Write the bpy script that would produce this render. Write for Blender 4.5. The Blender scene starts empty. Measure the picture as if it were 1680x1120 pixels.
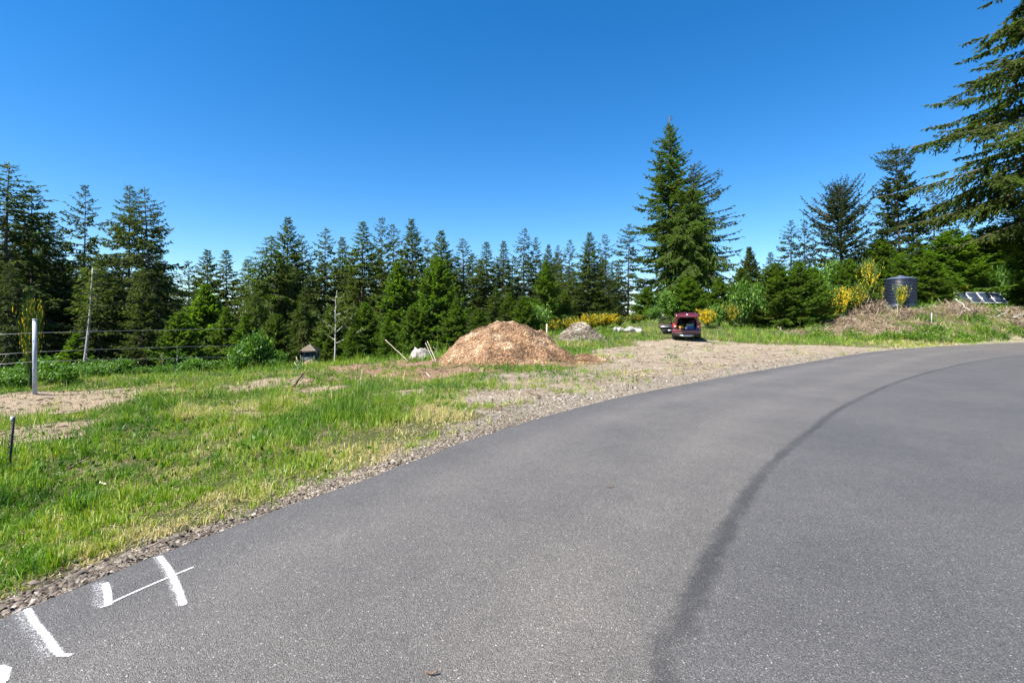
import bpy, math, random
import numpy as np
from mathutils import Vector, Matrix

# ------------------------------------------------------------------ camera, sky, sun, exposure
scene = bpy.context.scene
COL = scene.collection
R = math.radians
FPX, CX, HY, EYE = 800.0, 840.0, 532.0, 1.5      # focal length / centre / horizon of the 1680 px photo

cam_d = bpy.data.cameras.new("camera")
cam_d.sensor_width = 36.0
cam_d.lens = FPX / 1680.0 * 36.0
cam_d.shift_y = -(560.0 - HY) / 1680.0
cam_d.clip_start = 0.05
cam_d.clip_end = 9000.0
cam = bpy.data.objects.new("camera", cam_d)
COL.objects.link(cam)
cam.location = (0, 0, EYE)
cam.rotation_euler = (R(90), 0, 0)
scene.camera = cam

SUN_EL = 55.0
SUN_AZ = math.degrees(math.atan2(-0.80, -0.58))     # compass style, from +Y towards +X
world = bpy.data.worlds.new("World")
scene.world = world
world.use_nodes = True
wn, wl = world.node_tree.nodes, world.node_tree.links
bg = wn["Background"]
sky = wn.new("ShaderNodeTexSky")
sky.sky_type = 'NISHITA'
sky.sun_disc = False
sky.sun_elevation = R(SUN_EL)
sky.sun_rotation = R(SUN_AZ)
sky.altitude = 300
sky.air_density = 1.0
sky.dust_density = 0.0
sky.ozone_density = 4.0
hs = wn.new("ShaderNodeHueSaturation")
hs.inputs["Saturation"].default_value = 1.34
hs.inputs["Value"].default_value = 1.0
wl.new(sky.outputs[0], hs.inputs["Color"])
tint = wn.new("ShaderNodeMix"); tint.data_type = 'RGBA'; tint.blend_type = 'MULTIPLY'
tint.inputs[0].default_value = 1.0; tint.inputs[7].default_value = (.95, .95, .98, 1)
wl.new(hs.outputs[0], tint.inputs[6])
wl.new(tint.outputs[2], bg.inputs["Color"])
bg.inputs["Strength"].default_value = 0.068

sun_d = bpy.data.lights.new("sun", 'SUN')
sun_d.energy = 4.6
sun_d.angle = R(0.5)
sun_d.color = (1.0, 0.95, 0.87)
sun = bpy.data.objects.new("sun", sun_d)
COL.objects.link(sun)
_az, _el = R(SUN_AZ), R(SUN_EL)
SUN_DIR = Vector((math.sin(_az) * math.cos(_el), math.cos(_az) * math.cos(_el), math.sin(_el)))
sun.rotation_euler = SUN_DIR.to_track_quat('Z', 'Y').to_euler()
sun.location = SUN_DIR * 60

vs = scene.view_settings
vs.view_transform = 'Standard'
vs.look = 'None'
vs.gamma = 1.0
vs.exposure = 1.65
vs.use_curve_mapping = False
scene.render.engine = 'CYCLES'
scene.cycles.max_bounces = 6
scene.cycles.diffuse_bounces = 3
scene.cycles.transparent_max_bounces = 8
scene.cycles.use_denoising = True

# ------------------------------------------------------------------ helpers
rng = np.random.default_rng(7)
random.seed(7)

def mesh_np(name, V, quads=None, tris=None, attrs=None, smooth=False):
    """mesh from numpy arrays; attrs = {name: per-vertex floats}"""
    V = np.asarray(V, dtype=np.float32).reshape(-1, 3)
    q = np.zeros((0, 4), np.int32) if quads is None or len(quads) == 0 else np.asarray(quads, np.int32).reshape(-1, 4)
    t = np.zeros((0, 3), np.int32) if tris is None or len(tris) == 0 else np.asarray(tris, np.int32).reshape(-1, 3)
    me = bpy.data.meshes.new(name)
    me.vertices.add(len(V))
    me.vertices.foreach_set("co", V.ravel())
    nl = q.size + t.size
    me.loops.add(nl)
    me.loops.foreach_set("vertex_index", np.concatenate([q.ravel(), t.ravel()]).astype(np.int32))
    me.polygons.add(len(q) + len(t))
    starts = np.concatenate([np.arange(len(q)) * 4, q.size + np.arange(len(t)) * 3]).astype(np.int32)
    me.polygons.foreach_set("loop_start", starts)
    me.update(calc_edges=True)
    if smooth:
        me.polygons.foreach_set("use_smooth", np.ones(len(me.polygons), dtype=bool))
    for k, a in (attrs or {}).items():
        at = me.attributes.new(k, 'FLOAT', 'POINT')
        at.data.foreach_set("value", np.asarray(a, np.float32).ravel())
    return me

class MB:
    """collects vertices, quads and triangles"""
    def __init__(s):
        s.V, s.Q, s.T, s.A, s.n = [], [], [], [], 0
    def add(s, V, quads=None, tris=None, var=0.5):
        V = np.asarray(V, float).reshape(-1, 3)
        if quads is not None and len(quads): s.Q.append(np.asarray(quads, np.int64).reshape(-1, 4) + s.n)
        if tris is not None and len(tris): s.T.append(np.asarray(tris, np.int64).reshape(-1, 3) + s.n)
        s.V.append(V)
        s.A.append(np.full(len(V), var) if np.isscalar(var) else np.asarray(var, float))
        s.n += len(V)
    def box(s, c, size, rot=None, var=0.5):
        d = np.array([[x, y, z] for x in (-.5, .5) for y in (-.5, .5) for z in (-.5, .5)]) * np.asarray(size)
        if rot is not None: d = d @ np.array(rot).T
        s.add(d + np.asarray(c), [[0, 1, 3, 2], [4, 6, 7, 5], [0, 4, 5, 1], [2, 3, 7, 6], [0, 2, 6, 4], [1, 5, 7, 3]], var=var)
    def tube(s, pts, rad, n=6, cap=True, var=0.5):
        pts = np.asarray(pts, float); m = len(pts)
        rad = np.full(m, rad) if np.isscalar(rad) else np.asarray(rad, float)
        tan = np.gradient(pts, axis=0); tan /= np.linalg.norm(tan, axis=1)[:, None] + 1e-9
        ref = np.array([0, 0, 1.0]) if abs(tan[:, 2]).mean() < .8 else np.array([1.0, 0, 0])
        a = np.cross(tan, ref); a /= np.linalg.norm(a, axis=1)[:, None] + 1e-9
        b = np.cross(tan, a)
        th = np.arange(n) * 2 * math.pi / n
        ring = pts[:, None] + rad[:, None, None] * (np.cos(th)[None, :, None] * a[:, None] + np.sin(th)[None, :, None] * b[:, None])
        i, j = np.meshgrid(np.arange(m - 1), np.arange(n), indexing='ij')
        k = (j + 1) % n
        Q = np.stack([i * n + j, i * n + k, (i + 1) * n + k, (i + 1) * n + j], -1).reshape(-1, 4)
        V = ring.reshape(-1, 3); T = []
        if cap:
            V = np.vstack([V, pts[0], pts[-1]])
            for jj in range(n):
                T.append([m * n, (jj + 1) % n, jj]); T.append([m * n + 1, (m - 1) * n + jj, (m - 1) * n + (jj + 1) % n])
        s.add(V, Q, T, var=var)
    def lathe(s, prof, n=32, c=(0, 0, 0), var=0.5):
        prof = np.asarray(prof, float); m = len(prof)
        th = np.arange(n) * 2 * math.pi / n
        V = np.stack([prof[:, 0:1] * np.cos(th), prof[:, 0:1] * np.sin(th), np.repeat(prof[:, 1:2], n, 1)], -1).reshape(-1, 3) + np.asarray(c)
        i, j = np.meshgrid(np.arange(m - 1), np.arange(n), indexing='ij'); k = (j + 1) % n
        s.add(V, np.stack([i * n + j, i * n + k, (i + 1) * n + k, (i + 1) * n + j], -1).reshape(-1, 4), var=var)
    def mesh(s, name, smooth=False):
        return mesh_np(name, np.vstack(s.V), np.vstack(s.Q) if s.Q else None, np.vstack(s.T) if s.T else None,
                       {"var": np.concatenate(s.A)}, smooth)

def obj(name, me, mat=None, parent=None, loc=None, **props):
    if isinstance(me, MB): me = me.mesh(name)
    o = bpy.data.objects.new(name, me)
    COL.objects.link(o)
    if mat is not None and len(me.materials) == 0: me.materials.append(mat)
    if parent is not None: o.parent = parent
    if loc is not None: o.location = loc
    for k, v in props.items(): o[k] = v
    return o

def thing(name, label, cat, loc=(0, 0, 0), rz=0.0, group=None):
    o = bpy.data.objects.new(name, None)
    o.empty_display_size = 0.2
    COL.objects.link(o)
    o.location = loc; o.rotation_euler = (0, 0, rz)
    o["label"] = label; o["category"] = cat
    if group: o["group"] = group
    return o

def _hash(ix, iy, seed):
    h = (ix.astype(np.int64) * 374761393 + iy.astype(np.int64) * 668265263 + seed * 982451653) & 0x7fffffff
    h = ((h ^ (h >> 13)) * 1274126177) & 0x7fffffff
    return ((h ^ (h >> 16)) & 0xffff) / 65535.0

def vnoise(x, y, scale=1.0, seed=0, octaves=3):
    x = np.asarray(x, float) / scale; y = np.asarray(y, float) / scale
    tot = np.zeros_like(x); amp, nrm = 1.0, 0.0
    for o in range(octaves):
        xi, yi = np.floor(x), np.floor(y); fx, fy = x - xi, y - yi
        fx = fx * fx * (3 - 2 * fx); fy = fy * fy * (3 - 2 * fy)
        xi = xi.astype(np.int64); yi = yi.astype(np.int64)
        a, b = _hash(xi, yi, seed + o), _hash(xi + 1, yi, seed + o)
        c, d = _hash(xi, yi + 1, seed + o), _hash(xi + 1, yi + 1, seed + o)
        tot += amp * ((a * (1 - fx) + b * fx) * (1 - fy) + (c * (1 - fx) + d * fx) * fy)
        nrm += amp; amp *= .5; x = x * 2.03 + 17.1; y = y * 2.03 + 5.7
    return tot / nrm

def sstep(a, b, x):
    t = np.clip((np.asarray(x, float) - a) / (b - a), 0, 1)
    return t * t * (3 - 2 * t)

def catmull(pts, step):
    P = np.asarray(pts, float); out = []
    E = np.vstack([2 * P[0] - P[1], P, 2 * P[-1] - P[-2]])
    for i in range(1, len(E) - 2):
        p0, p1, p2, p3 = E[i - 1], E[i], E[i + 1], E[i + 2]
        n = max(2, int(np.linalg.norm(p2 - p1) / step))
        t = (np.arange(n) / n)[:, None]
        out.append(.5 * ((2 * p1) + (-p0 + p2) * t + (2 * p0 - 5 * p1 + 4 * p2 - p3) * t ** 2 + (-p0 + 3 * p1 - 3 * p2 + p3) * t ** 3))
    out.append(P[-1:])
    return np.vstack(out)

def polydist(x, y, line):
    """distance and signed side to a polyline (positive = left of its direction)"""
    x = np.asarray(x, float).ravel(); y = np.asarray(y, float).ravel()
    best = np.full(len(x), 1e9); sd = np.zeros(len(x))
    for i in range(len(line) - 1):
        ax, ay = line[i]; bx, by = line[i + 1]
        dx, dy = bx - ax, by - ay; L2 = dx * dx + dy * dy + 1e-12
        t = np.clip(((x - ax) * dx + (y - ay) * dy) / L2, 0, 1)
        ex, ey = x - (ax + t * dx), y - (ay + t * dy)
        d = ex * ex + ey * ey
        m = d < best
        best = np.where(m, d, best)
        sd = np.where(m, dx * (y - ay) - dy * (x - ax), sd)
    return np.sqrt(best), np.sign(sd)

# ------------------------------------------------------------------ materials
def nmat(name):
    m = bpy.data.materials.new(name); m.use_nodes = True
    nt = m.node_tree
    return m, nt.nodes, nt.links, nt.nodes["Principled BSDF"]

def _ramp(nodes, stops):
    r = nodes.new("ShaderNodeValToRGB")
    e = r.color_ramp.elements
    while len(e) < len(stops): e.new(0.5)
    for el, (p, c) in zip(e, stops):
        el.position = p; el.color = (c[0], c[1], c[2], 1)
    return r

def simple(name, col, rough=0.7, metal=0.0, spec=0.5, noise=0.0, nscale=8.0, bump=0.0, bscale=30.0, coat=0.0):
    m, N, L, b = nmat(name)
    b.inputs["Base Color"].default_value = (*col, 1)
    b.inputs["Roughness"].default_value = rough
    b.inputs["Metallic"].default_value = metal
    b.inputs["Specular IOR Level"].default_value = spec
    b.inputs["Coat Weight"].default_value = coat
    b.inputs["Coat Roughness"].default_value = 0.08
    if noise or bump:
        tc = N.new("ShaderNodeTexCoord")
    if noise:
        n = N.new("ShaderNodeTexNoise"); n.inputs["Scale"].default_value = nscale; n.inputs["Detail"].default_value = 6
        L.new(tc.outputs["Object"], n.inputs["Vector"])
        r = _ramp(N, [(0.3, [max(0, c * (1 - noise)) for c in col]), (0.7, [min(1, c * (1 + noise)) for c in col])])
        L.new(n.outputs[0], r.inputs[0]); L.new(r.outputs[0], b.inputs["Base Color"])
    if bump:
        n2 = N.new("ShaderNodeTexNoise"); n2.inputs["Scale"].default_value = bscale; n2.inputs["Detail"].default_value = 5
        L.new(tc.outputs["Object"], n2.inputs["Vector"])
        bp = N.new("ShaderNodeBump"); bp.inputs["Strength"].default_value = bump; bp.inputs["Distance"].default_value = 0.05
        L.new(n2.outputs[0], bp.inputs["Height"]); L.new(bp.outputs[0], b.inputs["Normal"])
    return m

def var_mat(name, stops, rough=0.75, spec=0.25, transl=0.0, tone=False):
    """colour chosen by the per-vertex 'var' attribute (one random value per leaf, blade, chip ...);
    tone=True shifts it by the object's own 'tone' property (species / individual colour)"""
    m, N, L, b = nmat(name)
    a = N.new("ShaderNodeAttribute"); a.attribute_name = "var"
    src = a.outputs["Fac"]
    if tone:
        t = N.new("ShaderNodeAttribute"); t.attribute_type = 'OBJECT'; t.attribute_name = "tone"
        ma = N.new("ShaderNodeMath"); ma.operation = 'MULTIPLY_ADD'
        ma.inputs[1].default_value = 0.42
        L.new(src, ma.inputs[0]); L.new(t.outputs["Fac"], ma.inputs[2])
        src = ma.outputs[0]
    r = _ramp(N, stops)
    L.new(src, r.inputs[0])
    L.new(r.outputs[0], b.inputs["Base Color"])
    b.inputs["Roughness"].default_value = rough
    b.inputs["Specular IOR Level"].default_value = spec
    if transl > 0:
        tr = N.new("ShaderNodeBsdfTranslucent")
        hsv = N.new("ShaderNodeHueSaturation"); hsv.inputs["Saturation"].default_value = 1.1; hsv.inputs["Value"].default_value = 1.5
        L.new(r.outputs[0], hsv.inputs["Color"]); L.new(hsv.outputs[0], tr.inputs["Color"])
        mx = N.new("ShaderNodeMixShader"); mx.inputs[0].default_value = transl
        L.new(b.outputs[0], mx.inputs[1]); L.new(tr.outputs[0], mx.inputs[2])
        L.new(mx.outputs[0], N["Material Output"].inputs["Surface"])
    return m

M = {}
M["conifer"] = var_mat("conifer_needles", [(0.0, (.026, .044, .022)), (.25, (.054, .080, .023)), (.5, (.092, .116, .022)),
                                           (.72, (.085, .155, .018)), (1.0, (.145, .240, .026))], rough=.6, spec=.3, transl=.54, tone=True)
M["bark"] = simple("conifer_bark", (.075, .058, .047), .9, noise=.5, nscale=9, bump=.5)
M["grey_bark"] = simple("grey_bark", (.24, .22, .20), .9, noise=.45, nscale=10, bump=.4)
M["pale_bark"] = simple("pale_bark", (.40, .39, .35), .85, noise=.4, nscale=14, bump=.3)
M["leaf"] = var_mat("broad_leaves", [(0, (.035, .085, .012)), (.5, (.075, .165, .018)), (1, (.16, .27, .03))], rough=.5, spec=.35, transl=.3, tone=False)
M["bud"] = var_mat("spring_buds", [(0, (.09, .13, .03)), (1, (.24, .28, .08))], rough=.6, transl=.3)
M["broom"] = var_mat("broom_stems", [(0, (.035, .075, .015)), (1, (.10, .17, .03))], rough=.6, transl=.15)
M["blossom"] = var_mat("yellow_blossom", [(0, (.66, .47, .016)), (.5, (.78, .56, .016)), (1, (.86, .70, .05))], rough=.6, transl=.25)
M["grass"] = var_mat("grass_blades", [(0, (.030, .078, .010)), (.35, (.062, .150, .014)), (.62, (.125, .225, .018)),
                                      (.82, (.215, .290, .026)), (.94, (.31, .33, .05)), (1, (.44, .37, .17))], rough=.5, spec=.3, transl=.32)
M["straw"] = var_mat("dry_grass", [(0, (.16, .11, .055)), (.5, (.34, .26, .14)), (1, (.52, .43, .28))], rough=.8, transl=.15)
M["twig"] = var_mat("dry_twigs", [(0, (.07, .045, .03)), (.45, (.21, .15, .10)), (.8, (.40, .32, .24)), (1, (.55, .48, .41))], rough=.9)
M["chips"] = var_mat("wood_chips", [(0, (.050, .029, .018)), (.3, (.125, .074, .042)), (.6, (.225, .138, .080)), (.85, (.33, .225, .137)), (1, (.48, .38, .27))], rough=.85)
M["stone"] = var_mat("gravel_stones", [(0, (.07, .056, .042)), (.4, (.18, .148, .112)), (.75, (.30, .255, .20)), (1, (.46, .42, .35))], rough=.85)
M["shale"] = var_mat("shale_stones", [(0, (.030, .023, .018)), (.5, (.105, .084, .066)), (.85, (.20, .168, .137)), (1, (.36, .32, .27))], rough=.8)

# ------------------------------------------------------------------ lie of the land
ROAD_L = catmull([(-2.0, -16), (-2.75, -8), (-3.02, -2), (-2.92, 1), (-2.64, 2.51), (-2.26, 3.35), (-1.57, 4.48), (-.34, 6.74), (.6, 8.0), (1.95, 9.76),
                  (5.0, 12.9), (10.5, 18.2), (21.3, 27.9), (34.5, 36.4), (46, 42.2), (60, 47.5), (85, 54)], .25)
SEAM = catmull([(.30, -3), (.42, 0), (.63, 2.05), (.82, 2.40), (1.52, 3.48), (2.6, 5.0), (4.2, 6.86), (6.5, 9.35), (11.3, 13.8), (18.6, 19.6),
                (26, 24.4), (36, 29.6), (48, 34.2), (66, 40), (90, 46)], .25)

def road_sd(x, y):
    """signed distance to the road's left edge, positive on the verge side"""
    d, s = polydist(x, y, ROAD_L[::3])
    return d * s

_C = []   # control points x, y, z
def cp(px, py, Y): _C.append(((px - CX) / FPX * Y, Y, EYE - (py - HY) / FPX * Y))
for a in [(57, 645, 13), (0, 690, 9.5), (15, 770, 5.6), (250, 622, 16), (450, 607, 20), (450, 642, 13.5), (565, 642, 12.2), (600, 601, 20), (688, 589, 23),
          (840, 601, 17.5), (1000, 566, 29.5), (1112, 558, 33), (905, 548, 33), (1030, 546, 38), (1070, 529, 44), (1180, 546, 40), (1250, 538, 44),
          (1320, 566, 32), (1390, 549, 42), (1450, 508, 50), (1477, 498, 48), (1600, 502, 48), (1590, 537, 43), (1680, 520, 47), (1395, 512, 50),
          (1300, 524, 52), (1200, 527, 54), (1110, 522, 56), (1020, 530, 48), (940, 545, 42), (860, 556, 38), (780, 574, 30), (1400, 570, 30.5),
          (1530, 545, 40.5), (1640, 548, 42.5), (1500, 528, 45), (720, 640, 11.2), (300, 690, 7.8), (100, 640, 14.6), (340, 614, 18)]:
    cp(*a)
_C += [(-22, 20, -1.1), (-30, 26, -3.4), (-18, 26, -1.9), (-10, 26, -.7), (-45, 40, -5.5), (-25, 40, -3.6), (-14, 36, -1.9), (-6, 36, -.6), (-5, 50, -1.4), (5, 60, -.6),
       (15, 72, .6), (-20, 60, -4.5), (-45, 65, -7), (10, 100, -9), (-30, 100, -12), (40, 100, -5), (40, 66, 4.2), (60, 62, 6.4), (85, 66, 8.5), (100, 90, 9), (60, 95, 4),
       (-60, 20, -5), (-25, 5, -1.0), (-12, 2, -.4), (-12, -15, -.3), (-60, -15, -4), (-60, 100, -13), (105, 56, 4), (105, 105, 7)]
for i in range(0, len(ROAD_L), 14):
    x, y = ROAD_L[i]
    if y > 16: _C.append((x, y, 0.0 - .02))
    else: _C.append((x - .2, y + .05, -.03))
for a in [(8, -10), (10, 2), (14, 8), (30, 15), (60, 25), (105, 35), (20, -15), (105, -15), (60, 0)]: _C.append((*a, -.05))
_C = np.array(_C)
def _tps_fit(P):
    n = len(P)
    d2 = ((P[:, None, :2] - P[None, :, :2]) ** 2).sum(-1) / 100.0
    K = .5 * d2 * np.log(d2 + 1e-9)
    K[np.arange(n), np.arange(n)] = 0.02
    A = np.zeros((n + 3, n + 3)); A[:n, :n] = K
    A[:n, n] = 1; A[:n, n + 1:] = P[:, :2] / 10; A[n, :n] = 1; A[n + 1:, :n] = P[:, :2].T / 10
    return np.linalg.solve(A, np.concatenate([P[:, 2], np.zeros(3)]))
_W = _tps_fit(_C)
GX0, GX1, GY0, GY1, GS = -62.0, 108.0, -18.0, 108.0, .25
_gx = np.arange(GX0, GX1 + .01, GS); _gy = np.arange(GY0, GY1 + .01, GS)
_XX, _YY = np.meshgrid(_gx, _gy)
def _tps_eval(x, y):
    z = _W[-3] + _W[-2] * x / 10 + _W[-1] * y / 10
    for (cx, cy, _), w in zip(_C, _W[:-3]):
        d2 = ((x - cx) ** 2 + (y - cy) ** 2) / 100.0
        z += w * .5 * d2 * np.log(d2 + 1e-9)
    return z
_cx = np.arange(GX0, GX1 + 1.01, 1.0); _cy = np.arange(GY0, GY1 + 1.01, 1.0)
_cX, _cY = np.meshgrid(_cx, _cy)
_cZ = _tps_eval(_cX, _cY)
_cSD = road_sd(_cX, _cY).reshape(_cX.shape)
def _bil(G, x0, y0, s, x, y):
    u = np.clip((x - x0) / s, 0, G.shape[1] - 1.001); v = np.clip((y - y0) / s, 0, G.shape[0] - 1.001)
    i = u.astype(int); j = v.astype(int); fu = u - i; fv = v - j
    return (G[j, i] * (1 - fu) + G[j, i + 1] * fu) * (1 - fv) + (G[j + 1, i] * (1 - fu) + G[j + 1, i + 1] * fu) * fv
_sd_grid = road_sd(_XX, _YY).reshape(_XX.shape)
def SD(x, y): return _bil(_sd_grid, GX0, GY0, GS, np.asarray(x, float), np.asarray(y, float))
_base = _bil(_cZ, GX0, GY0, 1.0, _XX, _YY)

# ---- ground cover masks, in world space
def flat(px, py, z=0.0):
    Y = (EYE - z) * FPX / (py - HY); return ((px - CX) / FPX * Y, Y)
def blob(x, y, c, r, rot=0.0, soft=.35, seed=1):
    dx, dy = x - c[0], y - c[1]; ca, sa = math.cos(rot), math.sin(rot)
    u, v = (dx * ca + dy * sa) / r[0], (-dx * sa + dy * ca) / r[1]
    d = np.sqrt(u * u + v * v) + (vnoise(x, y, .75 * min(r), seed, 4) - .5) * 2.0 + (vnoise(x, y, .16, seed + 7, 2) - .5) * .5
    return 1 - sstep(1 - soft, 1 + soft, d)
_SAND = [((0, 722), -.3, (1.25, 1.05), .15), ((70, 722), -.3, (.85, .85), .1), ((30, 668), -.35, (1.5, .95), 0), ((125, 652), -.35, (1.5, 1.0), 0), ((200, 648), -.3, (1.0, .8), 0),
         ((462, 628), -.3, (.80, 1.8), -.2), ((508, 642), -.25, (.62, .95), 0), ((415, 692), -.2, (.24, .36), .5), ((655, 652), -.1, (.42, .6), .2)]
_DIRT = [((640, 603), -.2, (1.7, 2.6), 0), ((590, 600), -.25, (1.2, 2.0), 0), ((700, 608), -.1, (1.6, 2.0), 0), ((560, 622), -.25, (.8, 1.0), 0), ((505, 596), -.4, (.9, 1.4), 0), ((730, 600), -.1, (1.2, 2.0), 0),
         ((870, 596), 0, (2.2, 1.5), 0), ((960, 590), 0, (1.6, 1.2), 0)]
_BARE = [((150, 772), -.15, (.4, .25), .1), ((340, 720), -.15, (.35, .3), 0), ((380, 660), -.25, (.6, .5), 0)]
def mask_sand(x, y):
    m = np.zeros_like(x)
    for i, ((px, py), z, r, a) in enumerate(_SAND): m = np.maximum(m, blob(x, y, flat(px, py, z), r, a, .75, 20 + i))
    return m
def mask_dirt(x, y):
    m = np.zeros_like(x)
    for i, ((px, py), z, r, a) in enumerate(_DIRT): m = np.maximum(m, blob(x, y, flat(px, py, z), r, a, .4, 40 + i))
    return m
def mask_bare(x, y):
    m = np.zeros_like(x)
    for i, ((px, py), z, r, a) in enumerate(_BARE): m = np.maximum(m, blob(x, y, flat(px, py, z), r, a, .6, 60 + i))
    return m
YARD = np.array([(-.7, 7.6), (-1.9, 9.8), (-1.5, 12.5), (-.2, 15.5), (2.2, 17.6), (3.6, 19.5), (3.4, 25.5), (7.4, 29.5), (10.2, 33.6), (11.4, 36.4), (13.6, 36.2), (14.2, 33.2), (17.5, 31.5), (23, 31.6), (27, 31.8), (20, 27), (9, 16.8), (3.0, 10.6), (.4, 7.6)])
def inpoly(x, y, P):
    r = np.zeros(x.shape, bool); n = len(P)
    for i in range(n):
        (x1, y1), (x2, y2) = P[i], P[(i + 1) % n]
        c = ((y1 > y) != (y2 > y)) & (x < (x2 - x1) * (y - y1) / (y2 - y1 + 1e-12) + x1)
        r ^= c
    return r
def mask_yard(x, y):
    sh = x.shape; x = x.ravel(); y = y.ravel()
    d, _ = polydist(x, y, np.vstack([YARD, YARD[:1]]))
    s = np.where(inpoly(x, y, YARD), d, -d) + (vnoise(x, y, 1.6, 5, 3) - .5) * 2.6
    return sstep(-.6, .9, s).reshape(sh)
_yard_grid = mask_yard(_XX, _YY)
_sand_grid = np.clip(mask_sand(_XX, _YY) * 1.5, 0, 1)
_dirt_grid = mask_dirt(_XX, _YY)
_g = lambda G: (lambda x, y: _bil(G, GX0, GY0, GS, np.asarray(x, float), np.asarray(y, float)))
YARDM, SANDM0, DIRTM = _g(_yard_grid), _g(_sand_grid), _g(_dirt_grid)

# final heights
_off = sstep(.0, 2.5, _sd_grid)
_soft = _off * (1 - .75 * _yard_grid)
_H = _base * _off + (1 - _off) * (-.035)
_H += _soft * ((vnoise(_XX, _YY, 3.0, 11, 2) - .5) * .34 + (vnoise(_XX, _YY, 1.0, 12, 1) - .5) * .11)
_H += _dirt_grid * (vnoise(_XX, _YY, .8, 14, 3) - .4) * .38 * sstep(10, 14, _YY)
_H += _yard_grid * _off * (vnoise(_XX, _YY, 1.4, 15, 3) - .5) * .07
_H += _sand_grid * ((vnoise(_XX, _YY, .6, 16, 3) - .5) * .20)
_H = np.where(_sd_grid < 0, -.045, _H)
def h(x, y):
    x = np.asarray(x, float); y = np.asarray(y, float)
    z = _bil(_H, GX0, GY0, GS, x, y)
    ex = np.maximum(0, np.maximum(GX0 - x, x - GX1)); ey = np.maximum(0, np.maximum(GY0 - y, y - GY1))
    e = np.hypot(ex, ey)
    return z - 60 * (1 - np.exp(-e / 260.0))
def hz(x, y): return float(h(np.array([x]), np.array([y]))[0])

def ground_at(px, py, y0=1.5, y1=120):
    """first terrain point on the view ray of a photo pixel"""
    Y = np.geomspace(y0, y1, 3000)
    z = EYE - (py - HY) / FPX * Y
    g = np.maximum(h((px - CX) / FPX * Y, Y), np.where(SD((px - CX) / FPX * Y, Y) < 0, 0, -99))
    k = np.argmax(z <= g)
    return Vector(((px - CX) / FPX * Y[k], Y[k], g[k]))
def at(px, Y):
    x = (px - CX) / FPX * Y
    return Vector((x, Y, hz(x, Y)))
def zof(py, Y): return EYE - (py - HY) / FPX * Y

# ------------------------------------------------------------------ ground sheet
def spaced(lo, hi, c, s0, k):
    out = [c]
    p = c
    while p < hi: p += s0 + k * abs(p - c); out.append(p)
    p = c; left = []
    while p > lo: p -= s0 + k * abs(p - c); left.append(p)
    return np.array(left[::-1] + out)
gx = spaced(-3500, 3500, -2.5, .085, .033)
gy = spaced(-400, 4500, 3.4, .085, .029)
X, Y = np.meshgrid(gx, gy)
Z = h(X, Y)
nx, ny = len(gx), len(gy)
i, j = np.meshgrid(np.arange(ny - 1), np.arange(nx - 1), indexing='ij')
Q = np.stack([i * nx + j, i * nx + j + 1, (i + 1) * nx + j + 1, (i + 1) * nx + j], -1).reshape(-1, 4)
inside = (X > GX0) & (X < GX1) & (Y > GY0) & (Y < GY1)
sdv = np.where(inside, SD(X, Y), 50)
a_sand = np.where(inside, np.maximum(np.clip(mask_sand(X, Y) * 1.5, 0, 1), mask_bare(X, Y) * .5), 0)
a_dirt = np.where(inside, mask_dirt(X, Y), 0)
a_yard = np.where(inside, YARDM(X, Y), 0)
shw = .34 + .95 * sstep(3.5, 10, Y) + (vnoise(X, Y, .6, 77, 3) - .5) * (.3 + .9 * sstep(4, 9, Y))
a_grav = np.where(inside, (1 - sstep(.6, 1.15, sdv / np.maximum(shw, .05))) * (sdv > -1.5), 0)
a_bank = np.where(inside, sstep(0, 1.2, sdv) * sstep(28, 33, X + .0 * Y) * (1 - sstep(60, 70, Y)), 0)
ground_me = mesh_np("ground", np.stack([X, Y, Z], -1), Q, None,
                    {"sand": a_sand, "dirt": a_dirt, "yard": a_yard, "gravel": a_grav, "bank": a_bank, "near": (inside & (np.hypot(X, Y) < 75)).astype(float)}, True)

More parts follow.
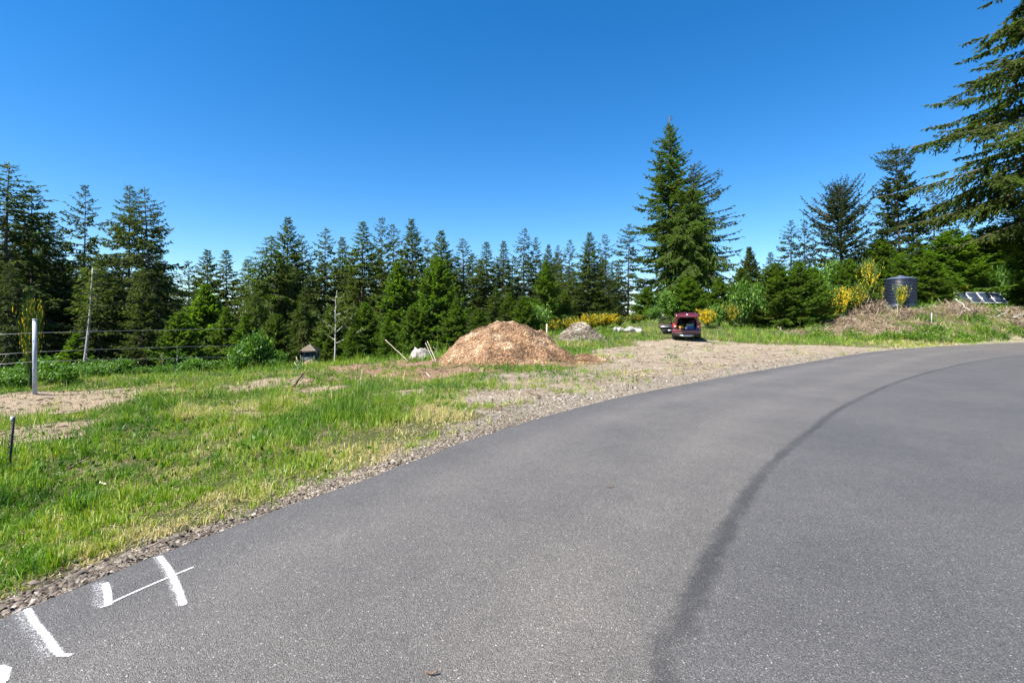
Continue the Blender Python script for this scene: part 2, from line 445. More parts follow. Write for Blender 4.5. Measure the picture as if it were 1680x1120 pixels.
def ground_material():
    m, N, L, b = nmat("ground_soil")
    geo = N.new("ShaderNodeNewGeometry")
    def att(n):
        a = N.new("ShaderNodeAttribute"); a.attribute_name = n; return a.outputs["Fac"]
    def noi(s, d=6, r=.6):
        n = N.new("ShaderNodeTexNoise"); n.inputs["Scale"].default_value = s; n.inputs["Detail"].default_value = d; n.inputs["Roughness"].default_value = r
        L.new(geo.outputs["Position"], n.inputs["Vector"]); return n.outputs[0]
    def ramp(src, st):
        r = _ramp(N, st); L.new(src, r.inputs[0]); return r.outputs[0]
    def mix(f, a, c):
        x = N.new("ShaderNodeMix"); x.data_type = 'RGBA'
        L.new(f, x.inputs[0]); L.new(a, x.inputs[6]); L.new(c, x.inputs[7]); return x.outputs[2]
    def edge(src, n, w=.5):
        """ragged mask edge"""
        a = N.new("ShaderNodeMath"); a.operation = 'MULTIPLY_ADD'; L.new(n, a.inputs[0]); a.inputs[1].default_value = w; 
        s = N.new("ShaderNodeMath"); s.operation = 'SUBTRACT'; L.new(src, s.inputs[0]); s.inputs[1].default_value = w * .5
        L.new(s.outputs[0], a.inputs[2])
        mr = N.new("ShaderNodeMapRange"); mr.interpolation_type = 'SMOOTHSTEP'
        mr.inputs["From Min"].default_value = .32; mr.inputs["From Max"].default_value = .62
        L.new(a.outputs[0], mr.inputs["Value"]); return mr.outputs[0]
    n_f, n_m, n_l = noi(55, 5, .7), noi(9, 6), noi(1.3, 5)
    thatch = ramp(n_m, [(.25, (.060, .062, .022)), (.5, (.125, .115, .048)), (.75, (.22, .185, .10))])
    lush = ramp(n_f, [(.3, (.055, .075, .018)), (.7, (.135, .150, .040))])
    base = mix(ramp(n_l, [(.38, (0, 0, 0)), (.62, (1, 1, 1))]), thatch, lush)
    far = ramp(n_l, [(.3, (.018, .032, .014)), (.7, (.04, .06, .022))])
    base = mix(att("near"), far, base)
    sand0 = ramp(n_f, [(.25, (.28, .20, .13)), (.5, (.42, .325, .225)), (.8, (.54, .45, .34))])
    litter = ramp(n_f, [(.3, (.060, .040, .022)), (.7, (.17, .12, .07))])
    sand = mix(ramp(noi(6.5, 9, .72), [(.47, (0, 0, 0)), (.64, (.42, .42, .42))]), sand0, litter)
    dirt = ramp(n_m, [(.25, (.13, .075, .046)), (.5, (.27, .168, .108)), (.78, (.40, .285, .19))])
    vor = N.new("ShaderNodeTexVoronoi"); vor.inputs["Scale"].default_value = 34
    L.new(geo.outputs["Position"], vor.inputs["Vector"])
    grav = ramp(vor.outputs["Color"], [(.1, (.12, .096, .075)), (.5, (.27, .23, .18)), (.9, (.43, .39, .33))])
    yard0 = ramp(noi(2.2, 8, .65), [(.32, (.21, .148, .093)), (.48, (.345, .272, .192)), (.68, (.455, .395, .31))])
    yard = mix(ramp(n_f, [(.46, (0, 0, 0)), (.6, (1, 1, 1))]), yard0, grav)
    yard = mix(ramp(noi(1.15, 9, .7), [(.47, (0, 0, 0)), (.62, (.5, .5, .5))]), yard, ramp(n_m, [(.3, (.10, .062, .038)), (.7, (.24, .165, .105))]))
    bank = ramp(n_m, [(.3, (.035, .055, .015)), (.55, (.11, .10, .05)), (.8, (.24, .18, .115))])
    c = mix(edge(att("bank"), n_m), base, bank)
    c = mix(edge(att("dirt"), n_m), c, dirt)
    c = mix(edge(att("sand"), noi(17, 8, .75), 1.0), c, sand)
    c = mix(edge(att("yard"), n_m), c, yard)
    c = mix(edge(att("gravel"), n_m, .7), c, grav)
    L.new(c, b.inputs["Base Color"])
    b.inputs["Roughness"].default_value = .95
    b.inputs["Specular IOR Level"].default_value = .15
    bp = N.new("ShaderNodeBump"); bp.inputs["Strength"].default_value = 1.0; bp.inputs["Distance"].default_value = .08
    ad = N.new("ShaderNodeMath"); ad.operation = 'ADD'
    L.new(n_m, ad.inputs[0]); L.new(n_f, ad.inputs[1]); L.new(ad.outputs[0], bp.inputs["Height"])
    L.new(bp.outputs[0], b.inputs["Normal"])
    return m
ground = obj("ground", ground_me, ground_material(), kind="structure")

# ------------------------------------------------------------------ road
def normals2(line):
    t = np.gradient(line, axis=0); t /= np.linalg.norm(t, axis=1)[:, None]
    return np.stack([t[:, 1], -t[:, 0]], -1)       # to the right of the direction of travel
RL = catmull(ROAD_L[::6], .14)
RL = RL[np.linalg.norm(RL, axis=1) < 95]
nr = normals2(RL)
edge_w = (vnoise(RL[:, 0] * 1.0, RL[:, 1], .35, 3, 2) - .5) * .05
offs = np.concatenate([[-.0], [.02], np.linspace(.16, 7.6, 40)])
RV = RL[:, None, :] + nr[:, None, :] * offs[None, :, None]
RV[:, 0] += nr * edge_w[:, None]
RV[:, 1] += nr * edge_w[:, None]
rz = np.zeros(RV.shape[:2])
rz[:, 0] = -.05
rz += 0.0
n0, n1 = RV.shape[:2]
i, j = np.meshgrid(np.arange(n0 - 1), np.arange(n1 - 1), indexing='ij')
Q = np.stack([i * n1 + j, (i + 1) * n1 + j, (i + 1) * n1 + j + 1, i * n1 + j + 1], -1).reshape(-1, 4)[:, ::-1]
sdm, sgn = polydist(RV[..., 0], RV[..., 1], SEAM)
road_me = mesh_np("road", np.concatenate([RV, rz[..., None]], -1), Q, None, {"seam": sdm * sgn, "across": np.tile(offs, n0)}, False)

def asphalt():
    m, N, L, b = nmat("asphalt")
    geo = N.new("ShaderNodeNewGeometry")
    def att(n):
        a = N.new("ShaderNodeAttribute"); a.attribute_name = n; return a.outputs["Fac"]
    def noi(s, d=4, r=.6):
        n = N.new("ShaderNodeTexNoise"); n.inputs["Scale"].default_value = s; n.inputs["Detail"].default_value = d; n.inputs["Roughness"].default_value = r
        L.new(geo.outputs["Position"], n.inputs["Vector"]); return n.outputs[0]
    def vor(s):
        v = N.new("ShaderNodeTexVoronoi"); v.inputs["Scale"].default_value = s; L.new(geo.outputs["Position"], v.inputs["Vector"]); return v
    def ramp(src, st):
        r = _ramp(N, st); L.new(src, r.inputs[0]); return r.outputs[0]
    def math_(op, a, c=None):
        x = N.new("ShaderNodeMath"); x.operation = op
        (L.new(a, x.inputs[0]) if hasattr(a, "links") else setattr(x.inputs[0], "default_value", a))
        if c is not None: (L.new(c, x.inputs[1]) if hasattr(c, "links") else setattr(x.inputs[1], "default_value", c))
        return x.outputs[0]
    def mixc(f, a, c, mode='MIX'):
        x = N.new("ShaderNodeMix"); x.data_type = 'RGBA'; x.blend_type = mode
        (L.new(f, x.inputs[0]) if hasattr(f, "links") else setattr(x.inputs[0], "default_value", f))
        for s, k in ((a, 6), (c, 7)):
            (L.new(s, x.inputs[k]) if hasattr(s, "links") else setattr(x.inputs[k], "default_value", (*s, 1)))
        return x.outputs[2]
    v1 = vor(200); v2 = vor(85)
    sep = N.new("ShaderNodeSeparateColor"); L.new(v1.outputs["Color"], sep.inputs[0])
    agg = ramp(sep.outputs[0], [(0, (.040, .0370, .0335)), (.45, (.079, .0727, .0660)), (.8, (.108, .0992, .0895)), (.96, (.142, .130, .117)), (1, (.24, .22, .197))])
    sep2 = N.new("ShaderNodeSeparateColor"); L.new(v2.outputs["Color"], sep2.inputs[0])
    spk = ramp(math_('MULTIPLY', ramp(sep2.outputs[1], [(.972, (0, 0, 0)), (.98, (.8, .8, .8))]), ramp(v2.outputs["Distance"], [(.25, (1, 1, 1)), (.42, (0, 0, 0))])), [(0, (0, 0, 0)), (1, (1, 1, 1))])
    col = mixc(spk, agg, (.42, .39, .35))
    # broad wear, the older lane beyond the seam, the tar seam itself
    wear = ramp(noi(.55, 6, .62), [(.28, (.80, .80, .82)), (.5, (1.0, 1.0, 1.0)), (.72, (1.17, 1.15, 1.13))])
    # wheel paths polished a little paler, running along the lane
    acr = att("across")
    for c0 in (1.05, 2.75):
        mw = N.new("ShaderNodeMapRange"); mw.interpolation_type = 'SMOOTHSTEP'; mw.inputs["From Min"].default_value = .55; mw.inputs["From Max"].default_value = .05
        L.new(math_('ABSOLUTE', math_('ADD', math_('ADD', acr, -c0), math_('MULTIPLY', noi(.8, 3), .4))), mw.inputs["Value"])
        col = mixc(mw.outputs[0], col, mixc(1.0, col, (1.15, 1.14, 1.13), 'MULTIPLY'))
    # pale dusty scuffs and dark oily drips
    col = mixc(ramp(noi(2.6, 7, .72), [(.64, (0, 0, 0)), (.76, (.5, .5, .5))]), col, (.20, .185, .165))
    col = mixc(ramp(noi(1.7, 6, .7), [(.66, (0, 0, 0)), (.74, (.55, .55, .55))]), col, (.040, .038, .038))
    col = mixc(1.0, col, wear, 'MULTIPLY')
    strip = ramp(noi(3.5, 5, .7), [(.3, (.93, .93, .93)), (.7, (1.06, 1.06, 1.06))])
    col = mixc(1.0, col, strip, 'MULTIPLY')
    seam = att("seam")
    mr = N.new("ShaderNodeMapRange"); mr.inputs["From Min"].default_value = .05; mr.inputs["From Max"].default_value = -.12
    L.new(seam, mr.inputs["Value"])
    col = mixc(mr.outputs[0], col, mixc(1.0, col, (.80, .83, .88), 'MULTIPLY'))
    ab = math_('ABSOLUTE', math_('ADD', seam, math_('MULTIPLY', math_('SUBTRACT', noi(6, 4), .5), .16)))
    mr2 = N.new("ShaderNodeMapRange"); mr2.interpolation_type = 'SMOOTHSTEP'
    mr2.inputs["From Min"].default_value = .10; mr2.inputs["From Max"].default_value = .015; L.new(ab, mr2.inputs["Value"])
    sm = math_('MULTIPLY', mr2.outputs[0], ramp(noi(1.1, 4, .6), [(.3, (.35, .35, .35)), (.58, (1, 1, 1))]))
    col = mixc(sm, col, mixc(1.0, col, (.45, .465, .49), 'MULTIPLY'))
    # base colour gets darker towards the left road edge
    mr3 = N.new("ShaderNodeMapRange"); mr3.inputs["From Min"].default_value = .9; mr3.inputs["From Max"].default_value = .0; L.new(att("across"), mr3.inputs["Value"])
    col = mixc(mr3.outputs[0], col, mixc(1.0, col, (.80, .81, .84), 'MULTIPLY'))
    L.new(col, b.inputs["Base Color"])
    b.inputs["Roughness"].default_value = .60
    b.inputs["Specular IOR Level"].default_value = .5
    bp = N.new("ShaderNodeBump"); bp.inputs["Strength"].default_value = .75; bp.inputs["Distance"].default_value = .006
    L.new(math_('ADD', math_('MULTIPLY', v1.outputs["Distance"], -1.0), math_('MULTIPLY', noi(90, 3), .8)), bp.inputs["Height"])
    L.new(bp.outputs[0], b.inputs["Normal"])
    return m
road = obj("road", road_me, asphalt(), kind="structure")

# ------------------------------------------------------------------ conifers
def unit(v): return v / (np.linalg.norm(v, axis=-1, keepdims=True) + 1e-9)

def sprigs(P, D, Ln, Wd, r, var):
    """leaf sprays: two crossed, pointed quads for every base point P with direction D"""
    n = len(P)
    rv = unit(r.normal(size=(n, 3)))
    a = unit(np.cross(D, rv)); b = np.cross(D, a)
    Ln = Ln[:, None]; Wd = Wd[:, None]
    mid = P + D * Ln * .45; tip = P + D * Ln
    V = np.stack([P, mid + a * Wd, tip, mid - a * Wd, P, mid + b * Wd, tip, mid - b * Wd], 1).reshape(-1, 3)
    k = np.arange(n)[:, None] * 8
    Q = np.concatenate([k + np.array([[0, 1, 2, 3]]), k + np.array([[4, 5, 6, 7]])], 0)
    return V, Q, np.repeat(var, 8)

def conifer(seed, H=16, Rad=2.6, start=.08, p=.85, gap=.42, per=5, up=25, down=-18, droop=.25, turn=.15, lat=.17, sp=.30, wd=.045, full=1.0,
            bare=.12, trunk=.17, jit=.28, hang=.25, lobes=(), top_bare=0.0, gappy=0.0, shape=None, latlen=.40, dead=0, side=None, limb=1.0):
    r = np.random.default_rng(seed)
    Vs, Qs, As, n = [], [], [], 0
    tm = MB()
    nz = 14
    zz = np.linspace(-.6, H, nz)
    wob = np.cumsum(r.normal(size=(nz, 2)) * .012 * H / 16, axis=0)
    tr = np.column_stack([wob, zz])
    def axis(z): return np.array([np.interp(z, zz, wob[:, 0]), np.interp(z, zz, wob[:, 1]), z])
    tm.tube(tr, trunk * (H / 16) * np.maximum(.06, 1 - np.clip(zz / H, 0, 1)) ** .85 * np.where(zz < .3, 1.25, 1), n=8)
    z = start * H; az = r.uniform(0, 6.28)
    while z < H * (1 - top_bare) - .12:
        t = (z - start * H) / (H * (1 - start))
        prof = shape(t) if shape else (1 - t) ** p * min(1, .62 + 2.2 * t)
        step = gap * 1.28 * (.5 + .7 * (1 - t)) * H / 16
        k = max(3, int(round(per * 1.2 * (.75 + .35 * r.random()))))
        for b in range(k):
            az += 2.399 + r.normal() * .35
            if gappy and r.random() < gappy: continue
            zb = z + r.normal() * .16 * step
            if zb > H - .1: continue
            sid = 1.0
            if side is not None:
                sid = 1 + side[1] * math.cos(az - side[0])
            Lb = max(.18, Rad * prof * (1 + r.normal() * jit) * sid)
            inc = R(down + (up - down) * min(1, t ** 1.3 * 1.1) + r.normal() * 6)
            dirh = np.array([math.cos(az), math.sin(az), 0]); sidev = np.array([-math.sin(az), math.cos(az), 0])
            curve = r.normal() * .12
            ns = 7; s = np.linspace(0, 1, ns)[:, None]
            path = axis(zb) + dirh * (Lb * s * math.cos(inc)) + sidev * (curve * Lb * s ** 2) + np.array([0, 0, 1]) * (Lb * (math.sin(inc) * s - droop * s ** 2 + turn * s ** 4))
            br = (.010 + .011 * Lb) * limb
            tm.tube(path, np.linspace(br, br * .25, ns), n=3, cap=False)
            m = max(3, int((1 - bare) * Lb / lat * full))
            su = np.sort(bare + (1 - bare) * r.random(m) ** .85)
            base = np.stack([np.interp(su, s[:, 0], path[:, c]) for c in range(3)], -1)
            tan = unit(np.stack([np.interp(np.minimum(su + .05, 1), s[:, 0], path[:, c]) - np.interp(np.maximum(su - .05, 0), s[:, 0], path[:, c]) for c in range(3)], -1))
            sg = np.where(r.random(m) < .5, 1, -1)[:, None]
            ang = R(52) + r.normal(size=(m, 1)) * .22
            ld = unit(tan * np.cos(ang) + sg * sidev * np.sin(ang) + np.array([0, 0, -1.0]) * (hang * (.4 + r.random((m, 1)))) + r.normal(size=(m, 3)) * .10)
            ll = np.maximum(.10, latlen * Lb * (1.02 - su) * r.uniform(.55, 1.1, m) + .10)
            ns_ = np.maximum(1, np.round(ll / (sp * .62)).astype(int))
            idx = np.repeat(np.arange(m), ns_)
            off = np.concatenate([np.arange(q) for q in ns_]) * sp * .62
            P = base[idx] + ld[idx] * off[:, None] + np.array([0, 0, -1.0]) * (hang * .5 * off[:, None] ** 2)
            D = unit(ld[idx] + np.array([0, 0, -1.0]) * (hang * off[:, None]) + r.normal(size=(len(idx), 3)) * .28)
            # the shoot tip carries on along the branch
            P = np.vstack([P, path[-2:], path[3:6]]); D = np.vstack([D, np.repeat(unit(path[-1] - path[-2])[None], 5, 0)])
            nn = len(P)
            outer = np.concatenate([off / np.maximum(ll[idx], .1), np.ones(5)])
            bv = r.normal() * .10
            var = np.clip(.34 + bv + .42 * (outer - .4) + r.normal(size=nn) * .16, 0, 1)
            P2 = P + D * sp * r.uniform(.0, .5, (nn, 1)) + r.normal(size=(nn, 3)) * [.05, .05, .035]
            D2 = unit(D + sidev * r.normal(size=(nn, 1)) * .7 + r.normal(size=(nn, 3)) * .3 + np.array([0, 0, -.25]))
            P = np.vstack([P, P2]); D = np.vstack([D, D2]); var = np.concatenate([var, np.clip(var + r.normal(size=nn) * .12, 0, 1)]); nn *= 2
            tops = np.interp(t, [.72, .98], [1, .5])
            V, Q, A = sprigs(P, D, sp * tops * r.uniform(.7, 1.25, nn), wd * tops * r.uniform(.8, 1.5, nn), r, var)
            Vs.append(V); Qs.append(Q + n); As.append(A); n += len(V)
        z += step
    if top_bare:
        for _ in range(22):
            zb = H * (1 - top_bare * 1.7 * r.random()); a = r.uniform(0, 6.28); Lb = r.uniform(.25, .7)
            s = np.linspace(0, 1, 4)[:, None]
            tm.tube(axis(zb) + np.array([math.cos(a), math.sin(a), 0]) * Lb * s + np.array([0, 0, .5]) * Lb * s ** 2, np.linspace(.035, .012, 4), n=3, cap=False)
    # leader
    lz = np.linspace(H * (1 - max(top_bare, .05)), H - .12, 14)
    P = np.array([axis(q) for q in lz]); D = unit(np.column_stack([r.normal(size=(14, 2)) * .32, np.ones(14)]))
    if top_bare == 0:
        V, Q, A = sprigs(P, D, np.full(14, sp * .6), np.full(14, wd * .5), r, np.full(14, .5))
        Vs.append(V); Qs.append(Q + n); As.append(A); n += len(V)
    for _ in range(dead):
        zb = r.uniform(.06, max(.1, start)) * H; a = r.uniform(0, 6.28); Lb = r.uniform(.4, 1.5)
        s = np.linspace(0, 1, 5)[:, None]
        tm.tube(axis(zb) + np.array([math.cos(a), math.sin(a), 0]) * Lb * s + np.array([0, 0, -.25]) * Lb * s ** 2 + r.normal(size=(5, 3)) * .03, np.linspace(.022, .006, 5), n=3, cap=False)
    crown = mesh_np("crown", np.vstack(Vs), np.vstack(Qs), None, {"var": np.concatenate(As)})
    return {"crown": crown, "trunk": tm.mesh("trunk", True), "H": H}

PROTO = {
    "full":   conifer(1, 16, 3.5, .05, .80, .38, 6, 30, -14, .20, .20, lat=.13),
    "full2":  conifer(2, 16, 3.9, .08, .90, .42, 6, 22, -20, .28, .22, jit=.34, lat=.13),
    "open":   conifer(3, 16, 3.3, .12, .75, .52, 5, 28, -6, .16, .20, full=.9, wd=.044, bare=.18, jit=.36, gappy=.10, dead=14, lat=.14),
    "open2":  conifer(4, 16, 3.7, .10, .72, .54, 5, 20, -14, .22, .22, full=.9, wd=.046, bare=.16, jit=.4, gappy=.10, dead=14, lat=.14),
    "tall":   conifer(5, 20, 4.0, .22, .80, .40, 6, 24, -12, .26, .20, bare=.14, jit=.34, dead=26, gappy=.05, lat=.14),
    "tall2":  conifer(6, 20, 4.5, .20, .72, .42, 6, 16, -18, .26, .24, bare=.15, jit=.36, dead=26, gappy=.07, lat=.14),
    "young":  conifer(7, 8, 2.4, .02, .90, .46, 7, 34, -4, .10, .16, lat=.10, sp=.24, wd=.045, hang=.18, jit=.22, trunk=.15),
    "young2": conifer(8, 8, 2.9, .02, .72, .46, 7, 38, 2, .10, .14, lat=.10, sp=.24, wd=.047, hang=.22, jit=.26, trunk=.15),
    "droopy": conifer(9, 16, 4.6, .05, .70, .42, 6, 16, -24, .34, .14, hang=.6, jit=.3, sp=.33, lat=.14),
    "thin":   conifer(10, 16, 2.7, .18, .72, .60, 5, 30, 4, .14, .22, full=.8, wd=.040, bare=.2, jit=.42, gappy=.12, dead=14, lat=.14),
}
GROUPS = {"edge": "spruces along the far edge of the clearing", "left": "tall spruces behind the wire fence", "right": "trees above the brushy bank"}

def put_tree(proto, px, py, Y, w=1.0, tone=.3, label="", group=None, rz=None, name="spruce_tree", cat="tree", bark=None, base=None):
    p = at(px, Y)
    if base is not None: p.z = base
    Hh = zof(py, Y) - p.z
    s = Hh / PROTO[proto]["H"]
    t = thing(name, label, cat, p, random.uniform(0, 6.28) if rz is None else rz, group)
    t.scale = (s * w, s * w, s)
    if proto not in ("giant", "weeping", "sidearm", "huge"):
        t.rotation_euler = (random.gauss(0, .018), random.gauss(0, .018), t.rotation_euler.z)
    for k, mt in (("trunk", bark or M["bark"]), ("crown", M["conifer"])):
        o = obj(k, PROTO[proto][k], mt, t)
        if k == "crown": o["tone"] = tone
    return t

G1, G2, G3 = GROUPS["left"], GROUPS["edge"], GROUPS["right"]
TREES = [
 # proto, px, py, Y, w, tone, label, group
 ("tall2", 6, 262, 34, 1.35, 0.14, "tallest dark spruce cut by the left photo edge, long drooping branches", G1),
 ("tall", 52, 304, 37, 1.05, 0.14, "dark spruce right beside the tallest one at the left edge", G1),
 ("tall2", 80, 345, 41, 0.90, 0.12, "shorter shaded spruce tucked behind the second spruce from the left edge", G1),
 ("open2", 138, 302, 42, 0.80, 0.12, "sparse blue-dark spruce standing alone between two gaps of sky, left", G1),
 ("tall", 209, 303, 38, 1.02, 0.19, "spruce with a thin spiky tip, left one of the tall pair", G1),
 ("tall2", 257, 308, 36, 0.98, 0.20, "wide tall spruce, right one of the tall pair beside the sky gap", G1),
 ("full2", 110, 412, 39, 1.05, 0.20, "mid-height spruce filling the gap under the sparse blue-dark one", G1),
 ("full2", 165, 420, 34, 1.15, 0.28, "olive spruce with its crown behind the leaning grey trunk", G1),
 ("full", 232, 440, 33, 0.95, 0.24, "lower olive spruce in front of the tall left pair", G1),
 ("droopy", 20, 430, 31, 0.95, 0.16, "shaded low spruce below the tallest one at the left edge", G1),
 ("open", 312, 428, 52, 1.32, 0.25, "small spruce top just right of the tall left pair", G2),
 ("full", 340, 411, 56, 1.19, 0.23, "left one of two small pointed spruces in the skyline dip", G2),
 ("full2", 372, 410, 56, 1.19, 0.24, "right one of two small pointed spruces in the skyline dip", G2),
 ("full2", 409, 425, 50, 1.32, 0.27, "short spruce leaning on the left flank of the broad olive spruce", G2),
 ("droopy", 441, 385, 45, 1.21, 0.43, "broad olive-brown spruce with hanging branches above the shed", G2),
 ("full", 470, 359, 50, 1.08, 0.28, "sharp-topped spruce rising behind the broad olive one", G2),
 ("open", 499, 387, 56, 1.06, 0.23, "narrow spruce right of the sharp-topped one", G2),
 ("open2", 534, 373, 56, 1.13, 0.25, "loose bluish spruce above the pale forked alder", G2),
 ("full2", 561, 388, 53, 0.99, 0.25, "slim dark spruce behind the pale forked alder's top", G2),
 ("full2", 593, 362, 48, 1.25, 0.37, "thick green spruce with a blunt top, left of the dead-tipped one", G2),
 ("thin", 623, 356, 54, 1.06, 0.25, "thin spruce with a dead wispy tip", G2),
 ("open2", 641, 368, 54, 1.06, 0.29, "ragged brownish spruce right beside the dead-tipped one", G2),
 ("full", 680, 360, 50, 1.12, 0.27, "dense dark spruce with a double tip above the stump", G2),
 ("thin", 706, 391, 58, 1.06, 0.23, "faint thin spruce between the double-tipped and the pyramid spruce", G2),
 ("full", 728, 378, 46, 1.25, 0.37, "pyramid spruce left of the chip pile's top", G2),
 ("open", 763, 390, 47, 1.32, 0.27, "spruce with widely spaced arching branches left of the long sky gap", G2),
 ("full2", 797, 396, 50, 1.19, 0.31, "left spruce of a close brownish pair behind the chip pile", G2),
 ("full2", 821, 395, 50, 1.12, 0.28, "right spruce of a close brownish pair behind the chip pile", G2),
 ("open2", 859, 374, 52, 1.03, 0.25, "tall dark spruce with a forked neighbour, right of the chip pile's top", G2),
 ("open", 880, 389, 53, 0.99, 0.24, "forked neighbour spruce just right of the tall dark one", G2),
 ("full", 898, 401, 52, 0.92, 0.29, "narrow spruce whose foot hides behind the bright young spruce", G2),
 ("open", 913, 402, 58, 0.92, 0.23, "skinny spruce between two narrow ones behind the gravel heap", G2),
 ("open2", 929, 393, 50, 1.06, 0.33, "olive spruce straight behind the gravel heap", G2),
 ("full", 966, 382, 48, 1.25, 0.33, "shapely cone spruce right of the gravel heap", G2),
 ("thin", 995, 384, 52, 1.32, 0.23, "see-through thin spruce right of the shapely cone spruce", G2),
 ("open2", 1030, 367, 55, 1.19, 0.23, "ragged blue-green spruce at the left foot of the giant spruce", G2),
 # nearer, lighter young trees along the edge
 ("young", 655, 432, 33, 1.18, 0.55, "light green young spruce standing behind the stump", G2),
 ("young2", 714, 424, 31, 1.03, 0.58, "broad bright green young spruce left of the chip pile", G2),
 ("young2", 601, 496, 30, 1.09, 0.51, "knee-branched young spruce right of the pale forked alder", G2),
 ("young", 637, 520, 27, 1.22, 0.53, "short young spruce in front, left of the stump", G2),
 ("young", 748, 490, 29, 1.22, 0.49, "small young spruce against the chip pile's left shoulder", G2),
 ("young", 575, 540, 28, 1.16, 0.57, "smallest young spruce by the pale forked alder's foot", G2),
 ("full2", 812, 470, 38, 1.54, 0.41, "olive-brown low spruce just behind the chip pile's crest", G2),
 ("young", 895, 430, 42, 1.09, 0.55, "bright young spruce behind the thin wooden stake", G2),
 ("full2", 940, 440, 46, 1.29, 0.39, "lower spruce filling in left of the shapely cone spruce", G2),
 ("young2", 860, 486, 38, 1.29, 0.53, "low bushy spruce on the chip pile's right shoulder", G2),
 ("young", 337, 468, 32, 1.41, 0.57, "yellow-green young tree in front of the skyline dip", G2),
 ("droopy", 425, 470, 33, 1.09, 0.48, "drooping olive spruce left of the shed", G2),
 ("young2", 428, 545, 25, 1.29, 0.55, "low bushy young spruce beside the shed's left wall", G2),
 ("young", 400, 520, 28, 1.29, 0.52, "dull green young spruce behind the bright bush", G2),
 ("young", 125, 548, 27, 1.48, 0.53, "small layered hemlock between the white post and the leaning trunk", G1),
 ("young2", 545, 505, 37, 1.16, 0.45, "shaded young spruce behind the pale forked alder", G2),
 ("droopy", 500, 470, 40, 1.03, 0.39, "dark drooping spruce overhanging the shed roof", G2),
 ("young2", 300, 512, 27, 1.15, .52, "fresh green young tree right of the bent young alder", G2),
 ("young", 372, 505, 30, 1.3, .44, "green young spruce right of the yellow-green one, before the skyline dip", G2),
 ("young2", 448, 515, 31, 1.0, .40, "dim young spruce whose branches brush the shed's left side", G2),
 ("young", 532, 545, 37, 1.1, .48, "pale green young spruce just right of the shed", G2),
 ("young2", 680, 500, 30, 1.0, .55, "low bright spruce straight behind the stump", G2),
 ("young2", 785, 505, 35, 1.2, .46, "low green spruce behind the chip pile's left slope", G2),
 ("young", 835, 480, 40, 1.3, .44, "low green spruce right behind the chip pile's top", G2),
 ("young2", 925, 478, 44, 1.1, .46, "low green spruce behind the gravel heap's left side", G2),
 ("young2", 985, 470, 48, 1.1, .42, "low green spruce behind the brightest yellow broom", G2),
 # right hand side
 ("young", 1230, 407, 52, .95, .20, "small lone spruce right of the giant spruce, sky on both sides", G3),
 ("full2", 1266, 413, 50, 1.25, .17, "dark rounded spruce left of the twin spruces", G3),
 ("open2", 1298, 360, 54, 1.05, .10, "left one of the twin dark spruces", G3),
 ("open2", 1323, 360, 55, .85, .11, "right one of the twin dark spruces", G3),
 ("open2", 1455, 300, 60, .95, .12, "ragged spruce leaning against the tufted one", G3),
 ("open2", 1535, 300, 64, 1.1, .12, "spruce half hidden behind the huge right-hand one's long branches", G3),
 ("young2", 1272, 432, 46, 1.54, 0.50, "dusky olive young spruce above the three small broom bushes", G3),
 ("young2", 1330, 440, 48, 1.41, 0.60, "mid green young spruce left of the leafy slope thicket", G3),
 ("young2", 1392, 425, 50, 1.28, 0.59, "young spruce under the wide spreading one", G3),
 ("young2", 1445, 392, 54, 1.54, 0.53, "blue-green young spruce above the water tank's left side", G3),
 ("full2", 1500, 385, 56, 1.92, 0.45, "brownish young spruce straight above the water tank", G3),
 ("young2", 1560, 378, 54, 1.92, 0.65, "bright green young spruce above the solar panels' left end", G3),
 ("young2", 1625, 372, 55, 1.92, 0.61, "young spruce above the solar panels' right end", G3),
 ("full", 1665, 330, 57, 2.15, 0.43, "shaded spruce at the right edge below the huge branches", G3),
 ("young", 1545, 440, 51, 1.85, 0.66, "low bright spruce right of the water tank", G3),
 ("young2", 1600, 430, 54, 1.69, 0.57, "low dark green spruce right behind the solar panels", G3),
 ("young2", 1690, 420, 54, 1.69, 0.61, "low young spruce cut by the right photo edge", G3),
 ("young2", 1420, 455, 49, 1.38, 0.65, "low bright young spruce left of the water tank", G3),
 ("young", 1180, 455, 50, 1.54, 0.53, "low young spruce right behind the parked car's roof", G3),
 ("young2", 1060, 472, 50, 1.54, 0.56, "low young spruce left of the parked car, under the giant", G3),
 ("young2", 1128, 455, 49, 1.61, 0.61, "low young spruce straight above the parked car", G3),
 ("young2", 1478, 418, 51, 1.5, .58, "green young spruce whose foot hides behind the water tank", G3),
 ("young2", 1580, 405, 53, 1.45, .66, "brightest young spruce just behind the two left solar panels", G3),
 ("young2", 1640, 398, 53.5, 1.5, .60, "wide green young spruce just behind the two right solar panels", G3),
 ("young", 1525, 415, 50, 1.6, .52, "deep green young spruce above the broom that hugs the tank", G3),
 ("young2", 1310, 430, 46.5, 1.3, .55, "low green young spruce directly above the middle small broom", G3),
 ("young2", 1215, 440, 50, 1.2, .40, "low dusky young spruce behind the tall bright leafy bush", G3),
]
for pr, px, py, Y, w, tone, lab, g in TREES:
    put_tree(pr, px, py, Y, w, tone, lab, g)

